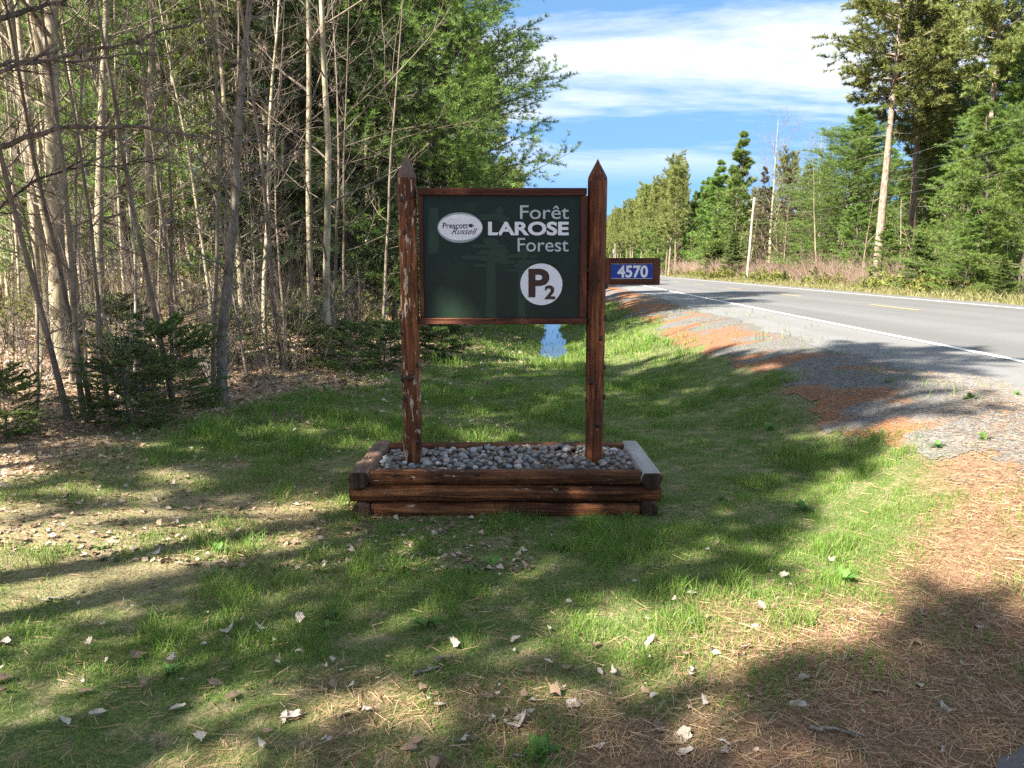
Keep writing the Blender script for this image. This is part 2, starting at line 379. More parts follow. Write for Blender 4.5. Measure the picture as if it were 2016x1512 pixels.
def strip(name, u0, u1, v0, v1, dz, mat, parent=None, n=2, crown=True, jag=0.0):
    vv = np.concatenate([np.linspace(v0, min(v1, 60), 160 if v1 - v0 > 20 else 2), geo(60, v1, 20) if v1 > 60 else []]); uu = np.linspace(u0, u1, n)
    U, Vv = np.meshgrid(uu, vv, indexing='ij')
    U = U.copy()
    if jag: U[0] += (fbm(vv * 1.3, vv * 0, 4) - 0.5) * jag
    Z = Z_ROAD + dz - (np.abs(U - 9.1) * 0.012 if crown else 0) + 0.03
    x, y = uv2xy(U, Vv); a, b = U.shape
    i, j = np.meshgrid(np.arange(a - 1), np.arange(b - 1), indexing='ij'); k = (i * b + j).ravel()
    o = put(name, mk(name, np.stack([x, y, Z], -1).reshape(-1, 3), np.stack([k, k + b, k + b + 1, k + 1], -1), mat, None, True), parent)
    return o
road = strip('road', 5.46, 13.25, -60, 2500, 0, asphalt('asphalt', .62), n=9); tag(road, kind='structure')
pm_ = asphalt('paved_shoulder_asphalt', .86); tag(strip('paved_shoulder', 3.85, 5.455, -60, 2500, 0, pm_, n=5, jag=0.5), kind='structure')
def paint(name, c):
    m, t, b = new_mat(name); g = G(t); n = g.noise(35, 5, 0.7, g.mapped((1, 1, 1), 'Object', False))
    g.l(g.mix(g.ramp(n, [(0.50, (0, 0, 0)), (0.68, (0.8, 0.8, 0.8))]), c, (0.3, 0.29, 0.28)), b.inputs['Base Color']); b.inputs['Roughness'].default_value = 0.6; return m
white_p, yellow_p = paint('white_road_paint', (0.80, 0.79, 0.75)), paint('yellow_road_paint', (0.55, 0.36, 0.13))
strip('edge_line', 5.50, 5.62, -60, 1500, 0.005, white_p, road)
strip('edge_line', 12.62, 12.74, -60, 1500, 0.005, white_p, road)
for k in range(-2, 14):
    v0 = 19.4 + 9.0 * k
    strip('centre_dash', 9.04, 9.16, v0, v0 + 3.0, 0.005, yellow_p, road)
# the asphalt of the car-park entrance
dm = asphalt('driveway_asphalt', 0.35)
da, db = np.meshgrid(np.linspace(0, 1, 70), np.linspace(0, 1, 130), indexing='ij'); ga, gb_ = da.shape
gx = 1.52 + 3.1 * da ** 1.4; ylim = 2.27 + (gx - 1.5) * .55 + (fbm(gx * 4, gx * 0 + 3, 61) - .5) * .16
gy = -6 + (ylim + 6) * db ** .6; gx = gx + (fbm(gy * 4, gy * 0 + 9, 62) - .5) * .14 * (1 - da)
gi, gj = np.meshgrid(np.arange(ga - 1), np.arange(gb_ - 1), indexing='ij'); gk_ = (gi * gb_ + gj).ravel()
o = put('driveway', mk('driveway', np.stack([gx, gy, ground_z(gx, gy) + .018], -1).reshape(-1, 3), np.stack([gk_, gk_ + gb_, gk_ + gb_ + 1, gk_ + 1], -1), dm, None, True)); tag(o, kind='structure')

# ditch water
m, t, b = new_mat('ditch_water'); g = G(t)
b.inputs['Base Color'].default_value = (0.02, 0.025, 0.02, 1); b.inputs['Roughness'].default_value = 0.02; b.inputs['IOR'].default_value = 1.33; b.inputs['Specular IOR Level'].default_value = 0.24
g.bump(g.noise(9, 3, 0.5, g.mapped((1, 1, 1), 'Object', False)), b, 0.006, 0.02)
tw = np.linspace(0, 1, 30); wv = 12.0 + tw * 25; wl = np.full(30, -.85); wr = np.full(30, .9)
xl, yl = uv2xy(wl, wv); xr, yr = uv2xy(wr, wv); wz = float(np.median(terrain(np.full(20, .05), np.linspace(16, 26, 20)))) + 0.026
WV = np.concatenate([np.stack([xl, yl, xl * 0 + wz], -1), np.stack([xr, yr, xr * 0 + wz], -1)])
k = np.arange(29); o = put('water', mk('water', WV, np.stack([k, k + 30, k + 31, k + 1], -1), m, None, True)); tag(o, kind='structure')

# ------------------------------------------------------------------ stained wood
def wood(name, c_dark, c_mid, c_light, flake=0.0, axis='z', grey=0.0, rough=0.62):
    m, t, b = new_mat(name); g = G(t)
    st = {'z': (30, 30, 1.8), 'x': (1.6, 28, 28), 'y': (28, 1.6, 28)}[axis]; st2 = {'z': (46, 46, 9), 'x': (9, 46, 46), 'y': (46, 9, 46)}[axis]
    gr = g.noise(1.0, 7, 0.65, g.mapped(st), 0.8); big = g.noise(2.2, 4, 0.6, g.mapped((1, 1, 1)))
    c = g.ramp(gr, [(0.36, c_dark), (0.49, c_mid), (0.63, c_light)])
    c = g.mix(g.ramp(big, [(0.44, (0, 0, 0)), (0.60, (0.75, 0.75, 0.75))]), c, c_dark)
    h = gr
    if flake:
        fl = g.noise(1.0, 4, 0.6, g.mapped(st2), 0.3); big2 = g.noise(1.7, 3, 0.5, g.mapped((1, 1, 1)))
        msk = g.ramp(g.math('ADD', fl, g.math('MULTIPLY', g.math('SUBTRACT', big2, 0.5), 0.25)), [(0.66 - flake, (0, 0, 0)), (0.675 - flake, (1, 1, 1))])
        c = g.mix(msk, c, g.ramp(gr, [(0.35, (0.36, 0.25, 0.15)), (0.65, (0.62, 0.52, 0.40))]))
        h = g.math('SUBTRACT', gr, g.math('MULTIPLY', msk, 0.35))
    if grey: c = g.mix(g.ramp(g.noise(3.0, 4, 0.6, g.mapped((1, 1, 1))), [(0.3, (grey * .6,) * 3), (0.7, (grey,) * 3)]), c, (0.42, 0.40, 0.38))
    g.l(c, b.inputs['Base Color']); b.inputs['Roughness'].default_value = rough; b.inputs['Specular IOR Level'].default_value = 0.22
    g.bump(h, b, 0.8, 0.018); return m
M['post_l'] = wood('flaking_stained_post', (0.05, 0.016, 0.006), (0.185, 0.062, 0.022), (0.42, 0.165, 0.058), 0.075)
M['post_r'] = wood('dark_stained_post', (0.040, 0.013, 0.006), (0.14, 0.042, 0.016), (0.32, 0.11, 0.038), -0.02)
M['cut'] = wood('weathered_cut_wood', (0.07, 0.035, 0.024), (0.14, 0.075, 0.055), (0.22, 0.13, 0.10), 0, 'z', 0.12, 0.7)
M['rail'] = wood('stained_rail', (0.045, 0.014, 0.008), (0.10, 0.032, 0.016), (0.17, 0.062, 0.03), 0, 'x')
M['stile'] = wood('stained_stile', (0.045, 0.014, 0.008), (0.11, 0.036, 0.018), (0.19, 0.07, 0.034), 0, 'z')
M['log_x'] = wood('stained_log', (0.030, 0.012, 0.006), (0.15, 0.052, 0.02), (0.36, 0.14, 0.05), -0.012, 'x', 0, 0.78)
M['log_y'] = wood('stained_side_log', (0.05, 0.022, 0.013), (0.15, 0.065, 0.035), (0.30, 0.15, 0.08), -0.02, 'y', 0.15, 0.6)
M['log_grey'] = wood('weathered_side_log', (0.10, 0.08, 0.07), (0.25, 0.21, 0.19), (0.42, 0.38, 0.35), 0, 'y', 0.7, 0.8)
M['end'] = wood('log_end_stain', (0.022, 0.013, 0.009), (0.055, 0.03, 0.02), (0.11, 0.06, 0.04), 0, 'z', 0, 0.7)
M['top_cut'] = wood('flat_log_top', (0.06, 0.04, 0.032), (0.13, 0.09, 0.07), (0.22, 0.165, 0.135), 0, 'x', 0.2, 0.75)
M['knot'] = plain('dark_knot', (0.028, 0.012, 0.008), 0.5, 0.4, 0.3)

def box_mesh(name, x0, x1, y0, y1, z0, z1, mat, bev=0.004):
    import bmesh
    bm = bmesh.new(); bmesh.ops.create_cube(bm, size=1)
    for q in bm.verts: q.co = Vector(((x0 + x1) / 2 + q.co.x * (x1 - x0), (y0 + y1) / 2 + q.co.y * (y1 - y0), (z0 + z1) / 2 + q.co.z * (z1 - z0)))
    if bev: bmesh.ops.bevel(bm, geom=bm.edges[:], offset=bev, segments=1, affect='EDGES')
    me = bpy.data.meshes.new(name); bm.to_mesh(me); bm.free(); me.materials.append(mat); return me

# ------------------------------------------------------------------ the sign
SY = 5.40
sx0, _, _ = pix_y(990, 700, SY); SIGN0 = Vector((sx0, SY, 0.0))
sign = bpy.data.objects.new('forest_sign', None); COL.objects.link(sign); sign.location = SIGN0
tag(sign, 'dark green board between two pointed log posts rising from the log planter', 'sign')
def sub(name, mesh, parent, world_loc=(0, 0, 0), rot=(0, 0, 0)):
    """child whose mesh data is in world coordinates"""
    o = put(name, mesh, parent, rot=rot)
    base = Vector((0, 0, 0)); q = parent
    while q is not None: base += q.location; q = q.parent
    o.location = Vector(world_loc) - base
    return o
def post(px_top, py_top, px_bot, py_bot, w_top, w_bot, cone_px, mat, seed, parent):
    g = np.random.default_rng(seed)
    xt, _, zt = pix_y(px_top, py_top, SY); xb, _, zb = pix_y(px_bot, py_bot, SY)
    zb -= 0.36; _, _, zc = pix_y(px_top, py_top + cone_px, SY)
    n, s = 60, 28
    zz_ = np.linspace(zb, zc, n); tt = (zz_ - zb) / (zc - zb); r = (w_bot + (w_top - w_bot) * tt) / 2
    an = np.arange(s) * 2 * math.pi / s
    cxp = xb + (xt - xb) * tt + 0.004 * (vnoise(zz_ * 2, zz_ * 0, seed) - .5); 
    R = r[:, None] * (1 + 0.035 * (vnoise(an[None, :] * 2.2, zz_[:, None] * 1.6, seed) - .5) * 2 + 0.012 * (vnoise(an[None, :] * 9, zz_[:, None] * 7, seed + 3) - .5))
    R = R - 0.004 * (vnoise(an[None, :] * 6.0, zz_[:, None] * .7, seed + 8) > 0.86)          # drying cracks
    V = np.stack([cxp[:, None] + R * np.cos(an), SY + R * np.sin(an), np.broadcast_to(zz_[:, None], R.shape)], -1)
    F = [[i * s + j, i * s + (j + 1) % s, (i + 1) * s + (j + 1) % s, (i + 1) * s + j] for i in range(n - 1) for j in range(s)]
    loc = Vector((xb, SY, zb))
    pm = mk('post', V.reshape(-1, 3) - np.array(loc), np.array(F), mat, None, True)
    po = sub('post', pm, parent, loc)
    # the sawn point
    zs = np.linspace(zc, zt, 7); rr = R[-1].mean() * np.array([1.0, 0.97, 0.80, 0.60, 0.40, 0.2, 0.02])
    rn = R[-1] / R[-1].mean()
    CV = np.stack([xt + rr[:, None] * rn * np.cos(an), SY + rr[:, None] * rn * np.sin(an), np.broadcast_to(zs[:, None], (7, s))], -1).reshape(-1, 3)
    CF = [[i * s + j, i * s + (j + 1) % s, (i + 1) * s + (j + 1) % s, (i + 1) * s + j] for i in range(6) for j in range(s)]
    sub('pointed_top', mk('pointed_top', CV - np.array(loc), np.array(CF), M['cut'] if seed == 1 else M['post_r'], None, True), po, loc)
    # knots on the faces one can see
    for _ in range(11):
        z = g.uniform(zb + .42, zc - .05); a = g.uniform(math.pi * 1.08, math.pi * 1.92); k = (z - zb) / (zc - zb); rad = (w_bot + (w_top - w_bot) * k) / 2
        p = np.array([xb + (xt - xb) * k + rad * math.cos(a), SY + rad * math.sin(a), z])
        sub('knot', KNOT, po, p).scale = Vector((1, .6, 1.1)) * float(g.uniform(.9, 1.8))
    return po
def ico(sub_, r, seed, amp=0.15, squash=(1, 1, 1)):
    import bmesh
    bm = bmesh.new(); bmesh.ops.create_icosphere(bm, subdivisions=sub_, radius=1)
    from mathutils import noise as mn
    for q in bm.verts:
        d = 1 + amp * 2 * mn.noise(q.co * 1.5 + Vector((seed * 7.1, seed * 3.3, 0))) ; q.co = Vector((q.co.x * squash[0], q.co.y * squash[1], q.co.z * squash[2])) * d * r
    me = bpy.data.meshes.new('s'); bm.to_mesh(me); bm.free()
    me.polygons.foreach_set('use_smooth', np.ones(len(me.polygons), bool)); return me
KNOT = ico(2, 0.0125, 3, 0.12, (1.0, .8, 1.15)); KNOT.name = 'knot'; KNOT.materials.append(M['knot'])
post(800, 305, 813, 897, 0.128, 0.136, 46, M['post_l'], 1, sign)
post(1177, 313, 1170, 893, 0.135, 0.128, 44, M['post_r'], 2, sign)

YF = SY - 0.045          # front plane of the frame timbers
def prect(x0, y0, x1, y1, Y=YF):
    a = pix_y(x0, y0, Y); c_ = pix_y(x1, y1, Y); return a[0], c_[0], c_[2], a[2]
def timber(name, x0, y0, x1, y1, mat, parent, dy0=0.0, dy1=0.09, bev=0.004, Y=YF):
    X0, X1, Z0, Z1 = prect(x0, y0, x1, y1, Y)
    lx, lz = (X0 + X1) / 2, (Z0 + Z1) / 2
    return sub(name, box_mesh(name, X0 - lx, X1 - lx, dy0, dy1, Z0 - lz, Z1 - lz, mat, bev), parent, (lx, Y, lz))
timber('rail', 821, 370, 1155.5, 384, M['rail'], sign, -0.010, 0.085)
timber('rail', 826, 626.5, 1154.5, 638.5, M['rail'], sign, -0.010, 0.085)
timber('stile', 823, 385, 836, 626, M['stile'], sign)
timber('stile', 1143.5, 385, 1154.5, 626, M['stile'], sign)
m, t, b = new_mat('green_board'); g = G(t)
nn1 = g.noise(1.6, 3, 0.5, g.mapped((1, 1, .5), 'Object', False))
g.l(g.ramp(nn1, [(0.35, (0.011, 0.023, 0.017)), (0.65, (0.016, 0.031, 0.021))]), b.inputs['Base Color']); b.inputs['Roughness'].default_value = 0.3; b.inputs['Specular IOR Level'].default_value = 0.16
g.bump(g.noise(1.1, 2, 0.5, g.mapped((1, 1, .6), 'Object', False)), b, 0.12, 0.1)
M['board'] = m
YP = YF + 0.03
panel = timber('panel', 830, 378, 1149, 632, M['board'], sign, 0.0, 0.012, 0, YP)
panel['label'] = 'dark green board with white lettering and pale tree print'
def vinyl(name, c, r=0.4, spec=0.25):
    m, t, b = new_mat(name); g = G(t)
    n = g.noise(12, 4, .6, g.mapped((1, 1, 1), 'Object', False))
    g.l(g.ramp(n, [(0.3, tuple(x * .92 for x in c)), (0.7, c)]), b.inputs['Base Color']); b.inputs['Roughness'].default_value = r; b.inputs['Specular IOR Level'].default_value = spec; return m
V_ = dict(white=vinyl('white_vinyl', (0.80, 0.80, 0.82)), grey=vinyl('pale_grey_vinyl', (0.47, 0.53, 0.53)), edge=vinyl('grey_rim_vinyl', (0.30, 0.34, 0.34)), brown=vinyl('brown_vinyl', (0.055, 0.026, 0.018)),
          ink=vinyl('dark_ink', (0.02, 0.02, 0.028)), tree=vinyl('tree_print', (0.026, 0.052, 0.034), 0.3, .16), tree2=vinyl('tree_print_pale', (0.027, 0.053, 0.034), 0.3, .16), blue=vinyl('blue_reflective', (0.012, 0.05, 0.30)))
def poly_px(name, pts, mat, parent, Y, th=0.0006):
    """flat printed shape from photo pixels on the plane Y, as a thin film"""
    P3 = np.array([pix_y(a, c_, Y) for a, c_ in pts]); n = len(P3); ctr_ = P3.mean(0)
    front = P3 - ctr_; front[:, 1] = -th; back = P3 - ctr_; back[:, 1] = 0
    Vv = np.concatenate([front, back, [[0, -th, 0]]]); i = np.arange(n); j = (i + 1) % n
    F = [np.stack([np.full(n, 2 * n), i, j], -1), np.stack([i, j, j + n, i + n], -1)]
    return sub(name, mk(name, Vv, F, mat), parent, ctr_)
def ell(cx_, cy_, rx, ry, n=48, wob=0.0, seed=0):
    a = -np.arange(n) * 2 * math.pi / n; r = 1 + wob * (vnoise(np.cos(a) * 2 + 9, np.sin(a) * 2 + 9, seed) - .5) * 2
    return [(cx_ + rx * r_ * math.cos(q), cy_ + ry * r_ * math.sin(q)) for q, r_ in zip(a, r)]
def text_px(name, s, box, mat, parent, Y, bold=0.0, shear=0.0, th=0.0006):
    cu_ = bpy.data.curves.new(name, 'FONT'); cu_.body = s; cu_.size = 1; cu_.offset = bold; cu_.shear = shear; cu_.extrude = 0.01; cu_.resolution_u = 6
    to = bpy.data.objects.new('tmp', cu_); COL.objects.link(to)
    me = bpy.data.meshes.new_from_object(to.evaluated_get(bpy.context.evaluated_depsgraph_get())); bpy.data.objects.remove(to); bpy.data.curves.remove(cu_)
    co = np.zeros(len(me.vertices) * 3, np.float32); me.vertices.foreach_get('co', co); co = co.reshape(-1, 3)
    lo, hi = co.min(0), co.max(0); q = (co - lo) / (hi - lo)
    X0, X1, Z0, Z1 = prect(*box, Y); lx, lz = (X0 + X1) / 2, (Z0 + Z1) / 2
    new = np.stack([X0 + q[:, 0] * (X1 - X0) - lx, -th * q[:, 2], Z0 + q[:, 1] * (Z1 - Z0) - lz], -1)
    me.vertices.foreach_set('co', np.ascontiguousarray(new, np.float32).ravel()); me.update(); me.name = name
    me.materials.clear(); me.materials.append(mat)
    return sub(name, me, parent, (lx, Y, lz))
# printed trees
zc_ = lambda X, Y_: (820 + X / 4.032, 370 + Y_ / 4.032)
Y0 = YP - 0.0004
def bandpoly(pts): return [zc_(*q) for q in pts]
def px_strip(x0, x1, y0, y1): return [zc_(x0, y0), zc_(x0 - 4, y1), zc_(x1 + 5, y1), zc_(x1, y0)]
poly_px('printed_trunk', px_strip(96, 172, 155, 520), V_['tree2'], panel, Y0)
poly_px('printed_trunk', px_strip(556, 626, 560, 1028), V_['tree2'], panel, Y0)
poly_px('printed_trunk', px_strip(806, 860, 600, 1028), V_['tree'], panel, Y0 - .0003)
gg = np.random.default_rng(3)
for q, (a, b_, rx, ry) in enumerate([(662, 178, 34, 30), (610, 222, 100, 17), (690, 248, 55, 22), (560, 246, 60, 12), (585, 425, 60, 34), (510, 462, 75, 14), (640, 470, 70, 22), (600, 512, 130, 22),
                                     (470, 552, 100, 20), (620, 560, 110, 30), (700, 590, 90, 14), (505, 616, 52, 15), (660, 500, 60, 60)]):
    poly_px('printed_foliage', [zc_(*w) for w in ell(a, b_, rx, ry, 40, 0.22, q)], V_['tree'], panel, Y0 - 0.0008 - q * 0.00012)
for q, (a, b_, rx, ry) in enumerate([(790, 540, 90, 16), (850, 520, 50, 40), (880, 588, 90, 18), (760, 655, 58, 12), (835, 620, 70, 22), (930, 545, 40, 12)]):
    poly_px('printed_foliage', [zc_(*w) for w in ell(a, b_, rx, ry, 40, 0.22, q + 20)], V_['tree'], panel, Y0 - 0.0024 - q * 0.00012)
Y1 = YP - 0.004
poly_px('logo_rim', ell(905.6, 448.1, 44.6, 30), V_['edge'], panel, Y1)
poly_px('logo_oval', ell(906.3, 447.6, 43.4, 25.6), V_['white'], panel, Y1 - .001)
Y2 = Y1 - 0.0022
text_px('lettering', 'Prescott', (871.6, 438.2, 921.0, 449.9), V_['ink'], panel, Y2, 0.010)
text_px('lettering', 'Russell', (889, 449.6, 939.5, 461.3), V_['ink'], panel, Y2 - .0003, 0.0, 0.5)
for dx, dy, rx, ry in ((0, 0, 4.5, 1.3), (1, -2.3, 3.2, 1.1), (1, 2.3, 3.2, 1.1), (-3, 0, 1.6, 2.6), (5, 0, 2.2, .8)):
    poly_px('leaf_mark', ell(926.6 + dx, 444.2 + dy, rx, ry, 14), V_['ink'], panel, Y2 - 0.0002 * (dx + 4))
text_px('lettering', 'Forêt', (1023.9, 404.2, 1120.2, 431.3), V_['grey'], panel, Y1, 0.004)
text_px('lettering', 'LAROSE', (960.9, 436.3, 1119.6, 463.5), V_['white'], panel, Y1, 0.034)
text_px('lettering', 'Forest', (1019, 468.5, 1119.2, 495.4), V_['grey'], panel, Y1, 0.004)
poly_px('parking_disc', ell(1065.8, 559.7, 41.4, 41.0, 64), V_['white'], panel, Y1)
text_px('lettering', 'P', (1040.4, 529.0, 1081.4, 585.4), V_['brown'], panel, Y1 - 0.0012, 0.036)
text_px('lettering', '2', (1072.4, 561.7, 1093.0, 589.2), V_['brown'], panel, Y1 - 0.0022, 0.036)

# the number board on the side of the right-hand post
nbY = SY - 0.02
lx, _, lz = pix_y(1196, 534, nbY)
nb = timber('number_board', 1190, 507.5, 1202.5, 560.5, M['stile'], sign, 0.0, 0.04, .003, nbY); nb['label'] = 'small framed board with a blue house number plate'
timber('board_stile', 1287.2, 507.8, 1299, 561.2, M['stile'], nb, -0.001, 0.04, .003, nbY)
timber('board_rail', 1202.6, 507.8, 1287.1, 519, M['rail'], nb, 0.0, 0.04, .003, nbY)
timber('board_rail', 1202.6, 549, 1287.1, 560.8, M['rail'], nb, 0.0, 0.04, .003, nbY)
timber('number_plate_rim', 1202.0, 517.5, 1287.8, 550.5, V_['white'], nb, 0.012, 0.016, 0, nbY)
timber('number_plate', 1203.4, 520.0, 1285.6, 547.8, V_['blue'], nb, 0.0102, 0.0118, 0, nbY)
text_px('number', '4570', (1215.6, 522.4, 1275.3, 546.9), V_['white'], nb, nbY + 0.0095, 0.03)

# ------------------------------------------------------------------ the log planter
PL = (-1.075, 4.93, 0.0); X0, X1_, YA, YB = -1.075, 0.985, 4.935, 5.86
planter = bpy.data.objects.new('log_planter', None); COL.objects.link(planter); planter.location = ((X0 + X1_) / 2, (YA + YB) / 2, 0)
tag(planter, 'low planter of stacked brown notched logs filled with river stones', 'planter')
def log(axis, a0, a1, other, z, r, mat, seed, flat_top=None, grow=0.0):
    n, s = 70, 30; tt = np.linspace(0, 1, n); pos = a0 + (a1 - a0) * tt; an = np.arange(s) * 2 * math.pi / s
    R = r * (1 + grow * (tt[:, None] - .5) + 0.07 * (vnoise(an[None, :] * 2, pos[:, None] * 3, seed) - .5) * 2 + 0.10 * (vnoise(an[None, :] * 5.5, pos[:, None] * 1.6, seed + 5) - .5) + 0.05 * (vnoise(an[None, :] * 3.2, pos[:, None] * 14, seed + 6) - .5))
    ca, sa = np.cos(an), np.sin(an)
    bow = 0.014 * (vnoise(pos * 1.5, pos * 0, seed + 2) - .5)
    dz = R * sa; dh = R * ca
    if flat_top is not None: dz = np.minimum(dz, flat_top - z + 0.002 * (vnoise(pos[:, None] * 9, an[None, :] * 3, seed) - .5))
    c3 = [None, None, None]
    if axis == 'x': Vv = np.stack([np.broadcast_to(pos[:, None], R.shape), other + dh + bow[:, None], z + dz], -1)
    else: Vv = np.stack([other - dh + bow[:, None], np.broadcast_to(pos[:, None], R.shape), z + dz], -1)
    Vv = Vv.reshape(-1, 3)
    F = np.array([[i * s + j, i * s + (j + 1) % s, (i + 1) * s + (j + 1) % s, (i + 1) * s + j] for i in range(n - 1) for j in range(s)])
    ctr_ = np.array([(a0 + a1) / 2, other, z]) if axis == 'x' else np.array([other, (a0 + a1) / 2, z])
    lo = sub('log', mk('log', Vv - ctr_, F, mat, None, True), planter, ctr_)
    for e in (0, n - 1):
        ring = Vv[e * s:(e + 1) * s]; cc = ring.mean(0); off = np.zeros(3); off['xy'.index(axis)] = (-1 if e == 0 else 1) * 0.006
        inner = cc + (ring - cc) * 0.86 + off
        EV = np.concatenate([ring, inner, [cc + off]]); i = np.arange(s); j = (i + 1) % s
        EF = [np.stack([i, j, j + s, i + s], -1), np.stack([np.full(s, 2 * s), i + s, j + s], -1)]
        sub('log_end', mk('log_end', EV - ctr_, EF, M['end'], None, False), lo, ctr_)
    return lo
r = 0.060
zA, zB, zC = 0.035, 0.150, 0.262; TOP = 0.308
yf, yb = YA + r, YB - r; xl_, xr_ = X0 + r, X1_ - r
w2 = 0.064
# bottom course: side logs run through
log('y', YA - .005, YB, xl_ - .004, zA, r, M['log_y'], 11); log('y', YA + .02, YB, xr_, zA, r, M['log_y'], 12)
log('x', X0 + 2 * r + .004, X1_ - 2 * r - .004, yf + .012, zA - .006, .053, M['log_x'], 13); log('x', X0 + 2 * r + .004, X1_ - 2 * r - .004, yb, zA, r, M['log_x'], 14)
# middle course: front and back logs run through
log('x', X0 - .012, X1_ + .012, yf - .004, zB, .0565, M['log_x'], 15, None, -0.04); log('x', X0, X1_, yb, zB, .062, M['log_x'], 16)
log('y', YA + 2 * w2 + .006, YB - 2 * w2, xl_, zB, r, M['log_y'], 17); log('y', YA + 2 * w2 + .006, YB - 2 * w2, xr_, zB, r, M['log_y'], 18)
# top course: sawn flat
lt1 = log('y', YA - .02, YB + .01, xl_ - .006, zC, .070, M['log_y'], 19, TOP + .003); lt2 = log('y', YA - .025, YB + .01, xr_ + .004, zC, .068, M['log_grey'], 20, TOP)
lt2['label'] = 'side log weathered to pale grey on top'
log('x', xl_ + .062, xr_ - .062, yf - .002, zC, .0565, M['log_x'], 21, TOP - .002); log('x', xl_ + .062, xr_ - .062, yb, zC, .062, M['log_x'], 22, TOP - .004)
gk = np.random.default_rng(5)
for q in range(9):
    o = sub('knot', KNOT, planter, (X0 + .25 + q * .2 + gk.uniform(-.06, .06), yf - .056, zC + gk.uniform(-.02, .03))); o.scale = (gk.uniform(.8, 1.5), .5, gk.uniform(.6, 1.1))

# river stones
def stone_mat(name, c):
    m, t, b = new_mat(name); g = G(t); n = g.noise(34, 5, .65, g.mapped()); n2 = g.noise(160, 3, .6, g.mapped())
    c1 = g.ramp(n, [(0.3, tuple(x * .62 for x in c)), (0.7, tuple(min(1, x * 1.25) for x in c))])
    oi = g.n('ObjectInfo'); hv = g.n('HueSaturation'); g.l(c1, hv.inputs['Color']); g.l(g.math('ADD', g.math('MULTIPLY', oi.outputs['Random'], .7), .65), hv.inputs['Value'])
    g.l(hv.outputs[0], b.inputs['Base Color']); b.inputs['Roughness'].default_value = .6; g.bump(n2, b, .2, .004); return m
SM = [('grey', stone_mat('grey_stone', (0.22, 0.21, 0.20))), ('bluish grey', stone_mat('blue_grey_stone', (0.185, 0.19, 0.195))), ('pinkish', stone_mat('pink_stone', (0.29, 0.22, 0.195))),
      ('whitish', stone_mat('white_stone', (0.40, 0.385, 0.37))), ('tan', stone_mat('tan_stone', (0.24, 0.20, 0.165)))]
stone_meshes = []
for q in range(10):
    for nm, mt in SM:
        me = ico(2, 1.0, q + 1, 0.24, (1.0, random.uniform(.7, .95), random.uniform(.55, .8))); me.name = 'river_stone'; me.materials.append(mt); stone_meshes.append((nm, me))
inx0, inx1, iny0, iny1 = xl_ + .085, xr_ - .08, yf + .085, yb - .05
post_x = [pix_y(813, 897, SY)[0], pix_y(1170, 893, SY)[0]]
cand = []; tries = 0
while len(cand) < 298 and tries < 60000:
    tries += 1
    sz = random.choice([.015, .019, .023, .027, .034]); x = random.uniform(inx0, inx1); y = random.uniform(iny0, iny1)
    if any((x - a) ** 2 + (y - SY) ** 2 < (.07 + sz) ** 2 for a in post_x): continue
    need = 0.83 - 0.0000045 * tries
    if any((x - a) ** 2 + (y - b_) ** 2 < ((sz + c_) * need) ** 2 for a, b_, c_ in cand): continue
    cand.append((x, y, sz))
for x, y, sz in cand:
    nm, me = random.choices(stone_meshes, [3 if a == 'grey' else 2 if a == 'bluish grey' else 2.2 if a == 'pinkish' else 1.2 if a == 'whitish' else 1.6 for a, _ in stone_meshes])[0]
    zs_ = 0.272 + 0.018 * math.sin(x * 3 + 1) + random.uniform(-.004, .012) + 0.02 * min(1, min(y - iny0, iny1 - y) / .15)
    o = put('river_stone', me, None, (x, y, zs_), (random.uniform(-.35, .35), random.uniform(-.35, .35), random.uniform(0, 6.3)), (sz * 1.02,) * 3)
    tag(o, f'{nm} rounded river stone lying in the log planter', 'stone', f'{nm} river stones in the log planter')
# finer stones between and below them
gs = np.random.default_rng(8); base_me = ico(1, 1.0, 4, .15, (1, .85, .7)); bv = np.array([v.co[:] for v in base_me.vertices]); bf = np.array([p.vertices[:] for p in base_me.polygons])
nS = 900; C_ = np.stack([gs.uniform(inx0 - .03, inx1 + .03, nS), gs.uniform(iny0 - .03, iny1 + .02, nS), gs.uniform(.235, .268, nS)], -1); S_ = gs.uniform(.012, .026, nS); A_ = gs.uniform(0, 6.3, nS)
rot_ = np.stack([np.stack([np.cos(A_), -np.sin(A_), A_ * 0], -1), np.stack([np.sin(A_), np.cos(A_), A_ * 0], -1), np.stack([A_ * 0, A_ * 0, A_ * 0 + 1], -1)], 1)
PV = np.einsum('nij,vj->nvi', rot_, bv) * S_[:, None, None] + C_[:, None]
PF = (bf[None] + (np.arange(nS) * len(bv))[:, None, None]).reshape(-1, 3)
o = put('small_stones', mk('small_stones', PV.reshape(-1, 3), PF, SM[4][1], None, True)); tag(o, 'small tan pebbles filling the gaps between the planter stones', 'pebbles', kind='stuff')
o = put('planter_soil', box_mesh('planter_soil', inx0 - .04, inx1 + .035, iny0 - .05, iny1 + .02, .0, .245, M['dry_leaf_b'], 0)); o.parent = planter; o.location = -planter.location

